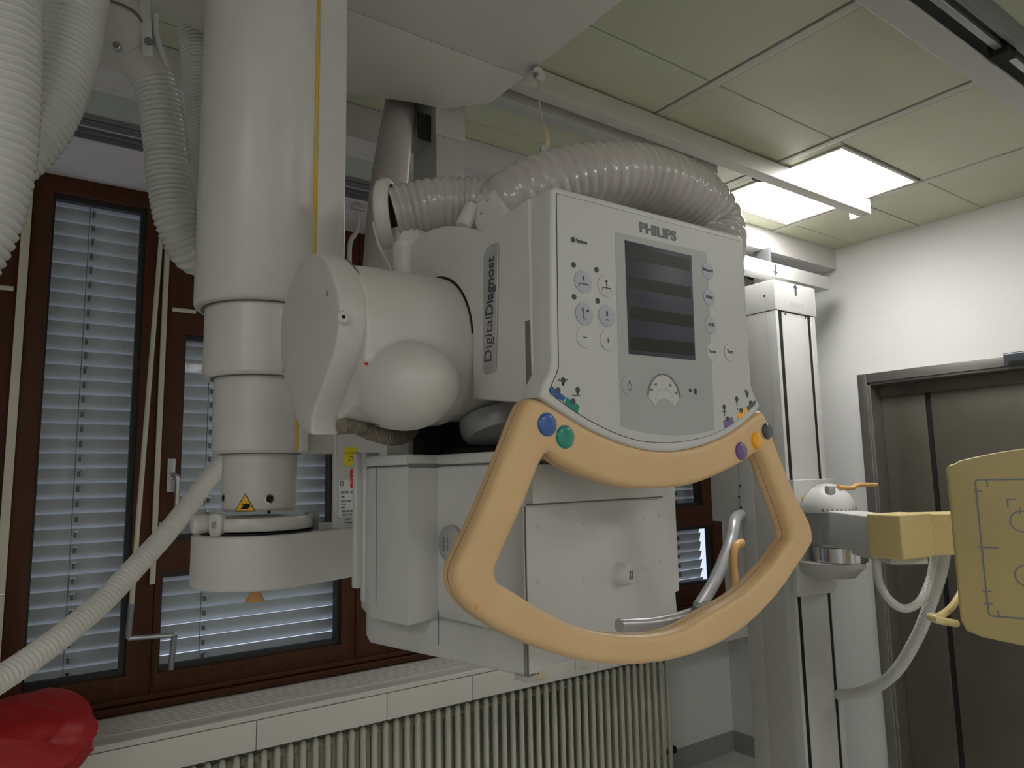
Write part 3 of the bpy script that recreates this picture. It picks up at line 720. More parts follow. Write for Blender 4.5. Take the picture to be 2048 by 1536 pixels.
# black arc painting the shadow gap where the tube housing enters the cover
zn = FXh.px(945, 667)[1]; rg = []
for k in range(97):
    t = 2 * PI * k / 96
    y_, z_ = YH + math.cos(t), ZH + math.sin(t)
t0 = math.asin(max(-1, min(1, (zn - ZH) / RH)))
arc_o = [(-(YH - (RH + .004) * math.cos(t)), ZH + (RH + .004) * math.sin(t)) for t in [t0 + (PI * .95 - t0) * k / 40 for k in range(41)]]
arc_i = [(-(YH - (RH - .012) * math.cos(t)), ZH + (RH - .012) * math.sin(t)) for t in [PI * .95 - (PI * .95 - t0) * k / 40 for k in range(41)]]
prism('entry_gap_shadow', arc_o + arc_i, [], FXh, 0, .0008, M_DARK, ch, 0)
# name plate
q = [FXh.px(*p) for p in ((968, 738), (972, 748), (991, 744), (994, 738), (999, 492), (997, 485), (984, 489), (976, 498), (970, 512))]
npl = prism('name_plate', q, [], FXh, .0, .0025, M_SILV, ch, .0012, label='silver name plate on the side cover')
def ang(p0, p1):
    a, b = V(FXh.px(*p0)), V(FXh.px(*p1)); return a, b
a, b = ang((980, 724), (986, 514))
L = (b - a).length; rot = math.atan2(b.y - a.y, b.x - a.x)
w1, w2_ = L * .43, L * .57
t1 = a.lerp(b, .43 / 2); t2 = a.lerp(b, .43 + .57 / 2)
def fit_text(name, s, fr, mid, length, rot, m, parent, c, wt=0, hgt=None):
    cu = bpy.data.curves.new(name, 'FONT'); cu.body = s; cu.size = 1; cu.offset = wt
    to = bpy.data.objects.new('tmp', cu); COL.objects.link(to); bpy.context.view_layer.update()
    w = to.dimensions.x; bpy.data.objects.remove(to); bpy.data.curves.remove(cu)
    size = length / w if hgt is None else hgt
    return text(name, s, fr, mid[0], mid[1], size, m, parent, c=c, wt=wt * size if wt else 0, rot=rot, sx=(length / w) / size)
fit_text('lettering', 'Digital', FXh, t1, w1 * .98, rot, M_INK, npl, .0028, 0, .0225)
fit_text('lettering', 'Diagnost', FXh, t2, w2_ * .98, rot, M_INK, npl, .0028, .021, .0225)
box('side_slot', (-(YP + .045), FXh.px(1060, 785)[1], -.0), (-(YP + .036), FXh.px(1060, 640)[1], .0008), M_SEAM, ch, .0002, FXh)

# bezel
bz = [(1101, 379), (1112, 373), (1478, 470), (1487, 478), (1489, 500), (1495, 640), (1500, 720), (1503, 768), (1510, 790), (1521, 811), (1514, 824), (1478, 855), (1442, 876), (1408, 890), (1373, 899), (1338, 903), (1302, 901), (1267, 893), (1232, 881), (1197, 866), (1160, 846), (1127, 825), (1102, 808), (1081, 793), (1086, 770), (1100, 742), (1104, 722), (1102, 600)]
def smooth_run(pts, i0, i1, n=5):       # rounds the run of points i0..i1 of a loop
    run = catmull([V((p[0], p[1], 0)) for p in pts[i0:i1 + 1]], n)
    return pts[:i0] + [(q.x, q.y) for q in run] + pts[i1 + 1:]
bz = smooth_run(bz, 10, 23)
bezel = prism('bezel', [F0.px(*p) for p in bz], [], F0, -.036, 0, M_BEZEL, ch, .004, 4)
pl_ = [(1114, 388), (1480, 483), (1484, 487), (1488, 600), (1492, 690), (1494, 722), (1496, 767), (1503, 785), (1511, 801), (1509, 809), (1480, 836), (1455, 853), (1432, 865), (1410, 873), (1385, 879), (1360, 883), (1333, 885), (1305, 884), (1279, 881), (1250, 873), (1221, 862), (1185, 844), (1150, 823), (1122, 803), (1101, 787), (1099, 780), (1104, 768), (1113, 748), (1117, 734), (1117, 718), (1115, 600), (1113, 392)]
pl_ = smooth_run(pl_, 9, 24)
line_px(F0, pl_, .0011, -.0004, .0005, 'seam_line', M_DARK, bezel, True)
foil = prism('front_foil', [F0.px(*p) for p in pl_], [], F0, -.001, .0008, M_FOIL, ch, 0)
def a2(x, y): return F0.px(x, y)
gp = [(1229, 464), (1412, 505), (1417, 590), (1421, 700), (1428, 860), (1405, 865), (1380, 869), (1350, 871), (1322, 870), (1292, 866), (1264, 860), (1240, 852), (1235, 700)]
gf = prism('grey_field', [a2(*p) for p in gp], [], F0, .0008, .0011, M_FOILG, ch, 0)
sc_pts = [a2(1248, 481), a2(1381, 512), a2(1389, 721), a2(1256, 708)]
scr = prism('screen', sc_pts, [], F0, .0011, .0018, M_SCR, ch, .0003, label='dark slate display with four darker bars')
for x0, y0, x1, y1, x2, y2, x3, y3 in ((1253, 492, 1378, 520, 1378, 543, 1254, 516), (1255, 552, 1379, 575, 1380, 598, 1256, 576), (1257, 613, 1383, 632, 1384, 656, 1258, 637), (1259, 674, 1386, 686, 1387, 712, 1259, 700)):
    prism('display_bar', [a2(x0, y0), a2(x1, y1), a2(x2, y2), a2(x3, y3)], [], F0, .0018, .0020, M_SCRD, scr, 0)
a_, b_ = a2(1277, 457); a5, b5 = a2(1352, 472)
text_mid = ((a_ + a5) / 2, (b_ + b5) / 2)
fit_text('logo_lettering', 'PHILIPS', F0, a2(1315, 465), (a5 - a_) * .97, 0, M_LOGO, ch, .0012, .035, .0178)
for x, y in ((1145, 480), (1146, 530), (1192, 540), (1147, 594), (1194, 602)):
    a_, b_ = a2(x, y); disc('indicator_dot', F0, a_, b_, .0034, .0008, .0012, M_INK, ch, 0, 20)
a_, b_ = a2(1162, 484); text('small_lettering', 'System', F0, a_, b_, .0065, M_INK, ch, c=.0012, wt=.0001, sx=.9)
KEYS = []
for x, y, m, r in ((1165, 564, M_BTN, .0132), (1211, 572, M_FOIL, .0132), (1167, 628, M_BTN, .0132), (1212, 632, M_BTN, .0128), (1168, 675, M_FOIL, .012), (1214, 681, M_FOIL, .012), (1414, 542, M_BTN, .0115), (1417, 596, M_BTN, .0115), (1420, 651, M_BTN, .0115), (1422, 704, M_FOIL, .0115), (1458, 705, M_FOIL, .0115), (1257, 772, M_FOILG, .0125)):
    a_, b_ = a2(x, y); k = disc('key', F0, a_, b_, r, .0008, .0019, m, ch, .0005, 36); KEYS.append((k, a_, b_))
def icon(k, lst, c=.0021):
    bm = bmesh.new(); _, a_, b_ = KEYS[k]
    for (x0, y0, x1, y1) in lst: bm_box(bm, (a_ + x0 * .001, b_ + y0 * .001, c - .0004), (a_ + x1 * .001, b_ + y1 * .001, c), F0)
    return from_bm('symbol', bm, M_INK, KEYS[k][0], smooth=False)
icon(0, [(-7, -3.3, 7, -2.2), (-7, -6, -6, -3), (6, -6, 7, -3), (-1, -4.4, 1, -3.8), (-1.2, 3, 1.2, 6.5), (-1.6, 1.5, 1.6, 3)])
icon(1, [(-7, -3.3, 7, -2.2), (-7, -6, -6, -3), (6, -6, 7, -3), (-.5, -5, .5, 3), (-1.6, 3.4, 1.6, 7), (-1.0, .5, 1, 1.8)])
icon(2, [(-2, -6.5, -1, 7), (-2, -6.5, 2, -5.4), (-4, 2, -3.4, 6.5), (3, 2.6, 6.8, 5.4)])
icon(3, [(-1.3, 1, 1.3, 5.5), (-1.9, -.4, 1.9, 1), (-1.6, -5.4, 1.6, -4.6)])
icon(4, [(-2.8, -.6, 2.8, .6)])
icon(5, [(-2.8, -.5, 2.8, .5), (-.5, -3.2, .5, 3.2)])
for k, s in ((6, 'Measure'), (7, 'Filter'), (8, 'APR'), (9, 'Tomo'), (10, 'Test')):
    _, a_, b_ = KEYS[k]; text('key_lettering', s, F0, a_ - .0003, b_ + .0006, .0068 if k != 6 else .0058, M_INK, KEYS[k][0], c=.0021, wt=.0001)
_, a_, b_ = KEYS[11]
prism('bulb_symbol', circ(a_, b_ - .001, .0032, 20, .0045), [circ(a_, b_ - .001, .0027, 20, .0040)], F0, .0019, .0022, M_INK, KEYS[11][0])
box('bulb_symbol', (a_ - .001, b_ + .0034, .0019), (a_ + .001, b_ + .0065, .0022), M_INK, KEYS[11][0], 0, F0)
# angle dial window
ca, cb = a2(1327, 800); ra = a2(1358, 790)[0] - ca; rb = a2(1324, 753)[1] - cb
ra = .030; rb = .0345
fan = [(ca + ra * 1.0 * math.cos(t), cb - .002 + rb * math.sin(t)) for t in [PI * (.06 + .88 * k / 20) for k in range(21)]]
innr = [(ca + ra * .55 * math.cos(t), cb - .010 + rb * .34 * math.sin(t)) for t in [PI * (.94 - .88 * k / 12) for k in range(13)]]
dial = prism('angle_dial', fan + innr, [], F0, .0011, .0015, M_FOIL, ch, 0, label='fan shaped angle dial')
arcl = [V(p) for p in fan]
bm = bmesh.new()
for p, q in zip(fan[:-1], fan[1:]):
    v = [bm.verts.new(F0.w(x, y, .0022)) for x, y in ((p[0], p[1]), (q[0], q[1]), (q[0] * .94 + ca * .06, q[1] - .0018), (p[0] * .94 + ca * .06, p[1] - .0018))]; bm.faces.new(v)
from_bm('dial_rim', bm, M_LOGO, dial, smooth=False)
bm = bmesh.new()
for k in range(11):
    t = PI * (.12 + .76 * k / 10); d = V((math.cos(t), math.sin(t))); c0_ = V((ca, cb - .008))
    s, e = (.50, .62) if k != 5 else (.44, .86)
    p, q = c0_ + V((d.x * ra * s, d.y * (rb + .004) * s)), c0_ + V((d.x * ra * e, d.y * (rb + .004) * e)); n_ = V((-d.y, d.x)) * .0003
    bm.faces.new([bm.verts.new(F0.w(z.x, z.y, .0017)) for z in (p + n_, q + n_, q - n_, p - n_)])
from_bm('dial_tick', bm, M_LOGO, dial, smooth=False)
for s, x, y in (('90', 1301, 780), ('60', 1309, 769), ('60', 1338, 771), ('90', 1350, 787)):
    a_, b_ = a2(x, y); text('dial_figure', s, F0, a_, b_, .0055, M_LOGO, dial, c=.0017)
for x, y in ((1379, 781), (1389, 781)):
    a_, b_ = a2(x, y); disc('patient_symbol', F0, a_, b_, .0028, .0011, .0014, M_INK, ch, 0, 16)
box('patient_symbol', (a_ - .0024, b_ - .0052, .0011), (a_ + .0024, b_ - .002, .0014), M_INK, ch, 0, F0)
# coloured corner fields and their head symbols
fields = [(M_BLUE, [(1102, 772), (1130, 795), (1126, 803), (1114, 797), (1101, 786), (1099, 781)], (1115, 781)),
          (M_TEAL, [(1132, 795), (1158, 812), (1154, 826), (1150, 823), (1128, 807)], (1145, 803)),
          (M_PURP, [(1445, 841), (1464, 834), (1467, 846), (1448, 857)], (1454, 838)),
          (M_AMB, [(1472, 828), (1492, 816), (1495, 824), (1476, 839)], (1481, 821)),
          (M_ANTH, [(1492, 814), (1508, 801), (1511, 803), (1509, 809), (1496, 822)], (1500, 806))]
for m, pts, dot in fields:
    f_ = prism('colour_field', [a2(*p) for p in pts], [], F0, .0008, .0012, m, ch, 0)
    a_, b_ = a2(*dot); disc('field_dot', F0, a_, b_, .0034, .0008, .0014, M_INK, f_, 0, 18)
for (hx, hy), bars in (((1125, 761), [(-7, -.6, -4, .6), (4, .6, 7, 1.8), (-1, -6, 1, 0)]), ((1154, 780), [(-8, -7, 4, -6)]), ((1447, 814), [(-4.5, -7, 4.5, -6), (-.4, -12, .4, -7)]), ((1472, 798), [(-.4, -10, .8, -7), (.4, -15, 1.6, -12)]), ((1493, 787), [(-4, 4, 0, 5), (-5, 1, -4, 4)])):
    a_, b_ = a2(hx, hy); bm = bmesh.new()
    for (x0, y0, x1, y1) in bars: bm_box(bm, (a_ + x0 * .001, b_ + y0 * .001, .0008), (a_ + x1 * .001, b_ + y1 * .001, .0012), F0)
    bmesh.ops.create_circle(bm, cap_ends=True, segments=18, radius=.0034, matrix=Matrix(((1, 0, 0, a_), (0, 0, -1, YP - .0013), (0, 1, 0, b_), (0, 0, 0, 1))))
    bm_box(bm, (a_ - .0014, b_ - .0055, .0008), (a_ + .0014, b_ - .002, .0012), F0)
    from_bm('motion_symbol', bm, M_INK, ch, smooth=False)

# peach handle: outline in its own plane
FH = FY(.603)
outer = [(1056, 806), (1082, 799), (1102, 808), (1127, 822), (1160, 842), (1197, 862), (1232, 876), (1267, 888), (1300, 894), (1338, 897), (1375, 894), (1408, 886), (1445, 871), (1478, 851), (1515, 825), (1531, 826), (1546, 864), (1566, 918), (1595, 989), (1622, 1042), (1629, 1070), (1626, 1092), (1600, 1132), (1560, 1190), (1500, 1252), (1432, 1295), (1367, 1318), (1295, 1330), (1227, 1331), (1159, 1321), (1104, 1305), (1060, 1288), (1012, 1266), (962, 1234), (932, 1205), (918, 1180), (913, 1155), (918, 1128), (942, 1078), (977, 1000), (1016, 905)]
def dens(pts, n=5): return [(q.x, q.y) for q in catmull([V((p[0], p[1], 0)) for p in pts], n, True)]
inner = [(1095, 908), (1056, 1000), (1020, 1080), (1001, 1125), (996, 1141), (1002, 1155), (1032, 1173), (1080, 1202), (1142, 1233), (1186, 1246), (1230, 1254), (1282, 1257), (1330, 1253), (1377, 1242), (1423, 1225), (1465, 1202), (1503, 1174), (1545, 1131), (1575, 1090), (1585, 1070), (1574, 1030), (1546, 955), (1530, 913), (1518, 905), (1491, 924), (1449, 946), (1416, 960), (1374, 972), (1299, 977), (1236, 970), (1174, 949), (1125, 924)]
inner = [(x, y + (y - 945) * .05 * max(0, min(1, (1423 - x) / 60.0)) * (1 if y > 1150 else 0)) for x, y in inner]
hp = prism('grip_handle', [FH.px(*p) for p in dens(outer, 3)], [[FH.px(*p) for p in dens(inner, 3)]], FH, -.033, 0, M_HANDLE, ch, .0095, 5, label='peach coloured loop handle with five coloured buttons')
def inset(pts, k):      # shrink or grow a loop slightly in its plane
    P = [V(FH.px(*p)) for p in pts]; out = []
    for i in range(len(P)):
        t = (P[(i + 1) % len(P)] - P[i - 1]).normalized(); out.append(P[i] + V((-t.y, t.x)) * k)
    return out
FHm = Fr((0, .603 + .0165, 0), (1, 0, 0))
so_ = [V(p) for p in [tuple(q) for q in inset(dens(outer, 3), 0)]]
def seam_ring(name, loop, grow):
    area = sum(loop[i - 1].x * loop[i].y - loop[i].x * loop[i - 1].y for i in range(len(loop)))
    sgn = 1 if area < 0 else -1
    L2 = []
    for i in range(len(loop)):
        t = (loop[(i + 1) % len(loop)] - loop[i - 1]).normalized(); L2.append(loop[i] + V((-t.y, t.x)) * sgn * grow)
    bm = bmesh.new(); n = len(loop)
    A = [bm.verts.new(FHm.w(q.x, q.y, .0003)) for q in L2]; B = [bm.verts.new(FHm.w(q.x, q.y, -.0003)) for q in L2]
    for i in range(n): bm.faces.new((A[i - 1], A[i], B[i], B[i - 1]))
    return from_bm(name, bm, M_LEVER, hp, smooth=False)
M_HSEAM = mat('brown_handle_seam', (110, 62, 30), 0.8)
for loop, g in (([V(FH.px(*p)) for p in dens(outer, 3)], .0003), ([V(FH.px(*p)) for p in dens(inner, 3)], -.0003)):
    s_ = seam_ring('seam_line', loop, g); s_.data.materials.clear(); s_.data.materials.append(M_HSEAM)
for x, y, r, m, lb in ((1094, 849, .0118, M_BLUE, 'blue'), (1130, 874, .0118, M_TEAL, 'teal green'), (1482, 902, .0110, M_PURP, 'purple'), (1513, 881, .0110, M_AMB, 'amber'), (1534, 862, .0105, M_ANTH, 'anthracite')):
    a_, b_ = FH.px(x, y)
    lathe('release_button', FH.w(a_, b_, -.002), FH.n, [(r + .0012, 0), (r + .0012, .0022), (r, .0024), (r, .0038), (r * .93, .0048), (r * .8, .0053), (r * .4, .0058), (0, .0060)], m, hp, 36, lb + ' round push button')
a_, b_ = FH.px(958, 1215); disc('glue_spot', FH, a_, b_, .0032, -.0005, .0004, M_LEVER, hp, 0, 14)

# ------------------------------------------------------------------ collimator
col2 = thing('collimator', (.62, .88, 1.37), 'large white faceted collimator block hanging below the tube housing', 'collimator')
N0 = V((.4986, .68)); E1 = V((.966, .259)); E2 = V((-.259, .966)).normalized()
R0 = N0 + E1 * .383
FT = Fr((0, 0, 0), (1, 0, 0), (0, 1, 0))
plan = [tuple(N0), tuple(R0), tuple(R0 + E2 * .30), (.50, 1.06), (.428, .975), (.407, .898), (.423, .823), (.475, .838)]
ZK0, ZK1 = 1.418, 1.617
def grow(pl, k):
    c = V((.62, .87)); return [tuple(V(p) + (V(p) - c).normalized() * k) for p in pl]
up = prism('upper_cover', plan, [], FT, ZK0, ZK1 - .002, M_SHELL2, col2, .004, 4)
prism('lid', grow(plan, .0015), [], FT, ZK1, ZK1 + .0135, M_SHELL2, col2, .003, 4)
prism('lid_joint', grow(plan, -.004), [], FT, ZK1 - .003, ZK1 + .001, M_RAILD, col2)  # recessed strip coloured grey for the shade in this joint
pl2 = [tuple(N0 + E2 * .006 + E1 * .004), tuple(R0 - E1 * .008 + E2 * .004), tuple(R0 - E1 * .008 + E2 * .28), (.50, 1.05), (.447, 1.0), (.4346, .962)]
low = prism('lower_body', pl2, [], FT, 1.372, ZK0 + .001, M_SHELL2, col2, .006, 4)
FD = Fr((N0.x, N0.y, 0), (E1.x, E1.y, 0))                       # front face
# left side slabs
for (x0, x1, z0, z1, yb) in ((727, 741, 1205, 905, .945), (709, 727, 1178, 906, .985)):
    f_ = FY(yb); p, q = f_.px(x0, z0), f_.px(x1, z1)
    box('side_slab', (p[0], p[1], -.012), (q[0] + .015, q[1], 0), M_SHELL2, col2, .003, f_)
# seams on the left flank and at the corner
def vseam(x, P, Q, y0, y1, name='seam_line', w=.0009, par=None):
    fr = Fr((P[0], P[1], 0), (Q[0] - P[0], Q[1] - P[1], 0))
    a_, b0_ = fr.px(x, y1); _, b1_ = fr.px(x, y0)
    sgn = 1 if fr.n.dot(V((P[0], P[1], 0)) - V((EYE.x, EYE.y, 0))) < 0 else -1
    c = sorted((sgn * -.0005, sgn * .0006))
    return box(name, (a_ - w / 2, b0_, c[0]), (a_ + w / 2, b1_, c[1]), M_RAILD, par or up, 0, fr)
vseam(752, (.407, .898), (.423, .823), 916, 1208)
vseam(877, (.4346, .962), tuple(N0 + E2 * .006 + E1 * .004), 1222, 1290, w=.0014, par=low)
box('corner_joint', (.002, 1.375, -.0005), (.0035, 1.565, .0012), M_SEAM, up, 0, FD)
# front insert below the tapering lip
ins = [FD.px(1037, 1330), FD.px(1334, 1235), FD.px(1334, 1000), FD.px(1316, 998), FD.px(1037, 1010)]
ins = [(max(.005, a), b) for a, b in ins]
ins[0] = (.005, 1.376); ins[1] = (.372, 1.376)
lipp = [FD.px(1037, 1006), FD.px(1316, 990), FD.px(1330, 990)]
prism('front_insert', ins, [], FD, -.004, .0006, M_SHELL2, col2, .0003)
zl = FD.px(1037, 1008)[1]; zr = FD.px(1318, 992)[1]; ar = FD.px(1318, 992)[0]
bm = bmesh.new()
vs = [bm.verts.new(FD.w(*p)) for p in ((.004, zl, .002), (.004, zl, .012), (ar, zr, .0085), (ar, zr, 0), (.004, ZK1 - .004, .012), (ar, ZK1 - .004, .0085), (.004, ZK1 - .004, 0), (ar, ZK1 - .004, 0), (.004, zl, 0))]
bm.faces.new((vs[8], vs[1], vs[2], vs[3])); bm.faces.new((vs[1], vs[4], vs[5], vs[2])); bm.faces.new((vs[2], vs[5], vs[7], vs[3])); bm.faces.new((vs[4], vs[6], vs[7], vs[5])); bm.faces.new((vs[8], vs[6], vs[4], vs[1]))
from_bm('front_lip', bm, M_SHELL2, col2)
bm = bmesh.new(); bm_box(bm, (.006, zl - .0022, .0), (ar, zl, .006), FD)
for v_ in bm.verts:
    a_ = (v_.co - FD.o).dot(FD.u); v_.co.z += (zr - zl) * (a_ - .004) / (ar - .004)
from_bm('lip_shadow_joint', bm, M_SEAM, col2, smooth=False)
for x, y in ((1075, 1053), (1166, 1049), (1237, 1044), (1287, 1037), (1318, 1030), (1075, 1165), (1168, 1157), (1290, 1137), (1320, 1123)):
    a_, b_ = FD.px(x, y); disc('cover_screw', FD, a_, b_, .0026, .0005, .0010, M_RAIL, col2, 0, 12)
a_, b_ = FD.px(1238, 1148)
kn = lathe('filter_knob', FD.w(a_, b_, 0), FD.n, [(.0165, 0), (.0155, .008), (.013, .016), (.011, .018), (0, .0185)], M_SHELL2, col2, 32, 'small round knob on the collimator front')
boxes('knob_mark', [((a_ - .005, b_ - .004, .0185), (a_ + .006, b_ - .0032, .0195)), ((a_ - .005, b_ + .0032, .0185), (a_ + .006, b_ + .004, .0195)), ((a_ - .0022, b_ - .006, .0185), (a_ - .0014, b_ + .006, .0195)), ((a_ + .003, b_ - .006, .0185), (a_ + .0038, b_ + .006, .0195))], M_LOGO, kn, 0, FD)
Fc = Fr((.475, .838, 0), (.4986 - .475, .68 - .838, 0))
a_, b_ = Fc.px(906, 1087)
kb = lathe('light_button', Fc.w(a_, b_, 0), Fc.n, [(.024, 0), (.023, .006), (.018, .010), (0, .011)], M_SILV, col2, 36, 'grey round push button with a crossed line symbol')
boxes('cross_symbol', [((a_ - .009, b_ - .0035, .0105), (a_ + .007, b_ - .003, .0115)), ((a_ - .009, b_ + .003, .0105), (a_ + .007, b_ + .0035, .0115)), ((a_ - .005, b_ - .008, .0105), (a_ - .0045, b_ + .008, .0115)), ((a_ + .002, b_ - .008, .0105), (a_ + .0025, b_ + .008, .0115))], M_LOGO, kb, 0, Fc)
box('corner_foot', (.002, 1.368, -.02), (.02, 1.374, .002), M_RAIL, col2, .001, FD)

# ------------------------------------------------------------------ hoses
def hose(pts, r, m, label, ribs, cat='hose', n=28, name='corrugated_hose', smooth_n=10, group=None):
    P = [PY(*p) for p in pts]
    o = sweep(name, P, r, m, None, n, ribs=ribs, smooth_n=smooth_n); return tag(o, label, cat, group)
hose([(8, -150, 1.12), (5, -60, 1.12), (4, 60, 1.12), (2, 180, 1.12), (-6, 290, 1.12), (-22, 380, 1.12), (-55, 470, 1.12), (-110, 560, 1.12)], .047, M_HOSE, 'nearest thick corrugated hose hanging down the left picture edge', (.0115, .09))
hose([(170, -160, 1.30), (158, -60, 1.30), (146, 20, 1.28), (132, 90, 1.27), (108, 170, 1.26), (68, 250, 1.26), (10, 310, 1.26), (-70, 350, 1.26)], .050, M_HOSE, 'thick corrugated hose beside the leftmost one, curving out of the picture to the left', (.0095, .07))
hose([(300, 140, 1.45), (318, 200, 1.45), (331, 290, 1.45), (341, 380, 1.45), (357, 455, 1.45), (388, 508, 1.47), (425, 505, 1.50), (434, 440, 1.54), (424, 360, 1.58), (413, 260, 1.62), (402, 150, 1.66), (393, 60, 1.68), (388, 10, 1.69)], .0405, M_HOSE, 'corrugated hose hanging in a tight U left of the column', (.0096, .10))
hose([(560, 20, 1.52), (555, 300, 1.56), (545, 600, 1.66), (520, 800, 1.8), (478, 885, 1.88), (430, 942, 1.86), (345, 1052, 1.76), (270, 1135, 1.68), (200, 1208, 1.62), (100, 1290, 1.54), (10, 1352, 1.48), (-90, 1410, 1.42)], .0228, M_HOSEM, 'matt ivory hose running diagonally from behind the column to the lower left corner', (.0094, .15), n=24)
hose([(806, 150, 1.76), (801, 215, 1.74), (786, 310, 1.62), (776, 400, 1.5), (772, 480, 1.4), (770, 570, 1.25)], .046, M_HOSEG, 'upright corrugated hose right of the column, from the carriage to the tube housing', (.0135, .11))
hose([(786, 427, 1.035), (825, 418, 1.02), (870, 410, 1.0), (930, 408, .98), (985, 410, .95)], .045, M_HOSEG, 'short level corrugated hose between the round elbow and the joint', (.0125, .07))
hose([(1010, 422, .93), (1035, 402, .91), (1080, 380, .89), (1140, 360, .87), (1210, 351, .85), (1280, 354, .84), (1350, 376, .83), (1398, 408, .83), (1426, 452, .83), (1427, 500, .82), (1402, 550, .79), (1355, 585, .74), (1300, 600, .70)], .0575, M_HOSEG, 'thick corrugated hose arching over the control head', (.0175, .055), n=36)
# flanged elbow at the left end of the level hose
el = thing('hose_elbow', PY(785, 420, 1.03), 'white round elbow fitting that holds the level hose', 'fitting')
pe0 = PY(780, 428, 1.04)
ed = V((1, -.8, .05))
lathe('collar', pe0 - ed.normalized() * .012, ed, [(.030, -.006), (.050, -.005), (.0555, -.001), (.0575, .006), (.0575, .016), (.053, .020), (.048, .020), (.048, .012)], M_SHELL, el, 48)
sweep('elbow_body', [PY(806, 452, 1.04), PY(815, 475, 1.04), PY(835, 510, 1.03), PY(850, 560, 1.0)], .036, M_SHELL, el, 28, .008)
sweep('thin_tube', [PY(745, 445, .97), PY(756, 485, .96), PY(768, 512, .95), PY(783, 540, .94)], .0022, M_HOSEG, el, 10, .006)
sl = PY(815, 510, .95); cyl('rear_socket', PY(815, 560, .95), PY(815, 488, .95), .022, M_SHELL, el, 28, .003)
jn = thing('hose_joint', PY(985, 425, .93), 'white angled joint between the level hose and the arching hose', 'fitting')
j0, j1 = PY(962, 448, .95), PY(1012, 415, .93)
lathe('joint_barrel', j0, j1 - j0, [(.034, 0), (.043, .006), (.045, .02), (.045, (j1 - j0).length * .6), (.051, (j1 - j0).length * .75), (.051, (j1 - j0).length)], M_SHELL, jn, 40)
box('joint_flange', (-.016, -.045, -.03), (.016, .03, .03), M_SHELL, jn, .008, Fr(PY(985, 432, .91), (.86, .5, 0), (-.25, .45, 1)))
for x, y in ((975, 400), (963, 426)): 
    q = PY(x, y, .878); cyl('joint_screw', q, q + V((-.003, -.006, 0)), .003, M_CHROME, jn, 12)
cyl('strain_relief', PY(925, 455, .93), PY(945, 412, .93), .0125, M_SHELL, jn, 20, .003)

# coupling with strap, upper left
cp_ = thing('hose_coupling', PY(265, 90, 1.4), 'white two part hose coupling with bolts and a strap, upper left', 'coupling')
c0_, c1_ = PY(205, 0, 1.38), PY(262, 78, 1.43); c2_ = PY(305, 150, 1.45)
lathe('upper_shell', c0_, c1_ - c0_, [(.046, -.02), (.050, 0), (.051, (c1_ - c0_).length * .9), (.045, (c1_ - c0_).length)], M_SHELL, cp_, 40)
lathe('lower_shell', c1_ - (c2_ - c1_) * .12, c2_ - c1_, [(.040, 0), (.046, .008), (.045, (c2_ - c1_).length * .9), (.0415, (c2_ - c1_).length * 1.14)], M_SHELL, cp_, 40)
s0, s1 = PY(298, 10, 1.42), PY(300, 90, 1.42)
box('strap', (-.009, -.058, -.002), (.009, .055, .003), M_SHELL2, cp_, .002, Fr(PY(292, 52, 1.37), (.95, -.3, 0), (-.10, 0, 1)))
sweep('strap', [PY(312, 28, 1.38), PY(312, 62, 1.39), PY(322, 100, 1.40), PY(336, 135, 1.41)], .006, M_SHELL2, cp_, 10, .006)
for x, y in ((238, 97), (301, 88)):
    q = PY(x, y, 1.375); cyl('bolt', q, q + V((-.006, -.012, -.002)), .0075, M_CHROME if x < 260 else M_LOGO, cp_, 16, .002)
sweep('edge_band', [PY(222, 2, 1.33), PY(250, 12, 1.34), PY(276, 30, 1.36), PY(290, 60, 1.38)], .0022, M_SEAM, cp_, 8, .006)
sweep('edge_band', [PY(217, 6, 1.335), PY(212, 28, 1.335), PY(200, 45, 1.34)], .0022, M_SEAM, cp_, 8, .006)

# small hanging cable behind the column
hc = thing('hanging_cable', PY(715, 440, 2.5), 'thin pale cable on a small hook right of the column', 'cable')
sweep('cable', [PY(717, 424, 2.5), PY(717, 445, 2.5), PY(712, 465, 2.49), PY(702, 480, 2.48), (PY(699, 500, 2.47)), PY(699, 545, 2.46)], .009, M_SHELL, hc, 12, .02)
pq = PY(717, 420, 2.5); box('hook_plate', (pq.x - .03, pq.y - .01, pq.z), (pq.x + .03, pq.y + .01, pq.z + .012), M_RAIL, hc, .002)
cyl('stem', pq, (pq.x, pq.y, 2.66), .004, M_RAIL, hc, 8)

# ------------------------------------------------------------------ wall stand (right)
hd = thing('header_rail', (3.0, 2.06, 2.55), 'white header rail with a down arrow above the wall stand', 'rail')
FHd = FY(1.93)
hx1, hz1 = FHd.px(1657, 554); hz0 = FHd.px(1657, 579)[1]
box('rail_body', (1.7, 1.93, hz0), (hx1, 2.0, hz1), M_SHELL2, hd, .002)
for x in (1.9, 2.55, 2.93): box('rail_hanger', (x, 1.97, hz1 - .01), (x + .02, 2.05, 2.662), M_RAILD, hd)
box('rear_block', (2.90, 1.98, hz0 - .05), (3.02, 2.04, hz0 + .02), M_RAIL, hd, .002)
def arrow(fr, x, y0, y1, up, par):
    a_, bt = fr.px(x, y0); _, bb = fr.px(x, y1); w = .007; hh = .02; W_ = .018
    if up: pts = [(a_ - w, bb), (a_ + w, bb), (a_ + w, bt - hh), (a_ + W_, bt - hh), (a_, bt), (a_ - W_, bt - hh), (a_ - w, bt - hh)]
    else: pts = [(a_ - w, bt), (a_ - w, bb + hh), (a_ - W_, bb + hh), (a_, bb), (a_ + W_, bb + hh), (a_ + w, bb + hh), (a_ + w, bt)]
    return prism('arrow_mark', pts, [], fr, 0, .0008, M_INK, par, 0, label='dark grey arrow')
arrow(FHd, 1550, 529, 551, False, hd)
YS = 1.80
FSt = FY(YS)
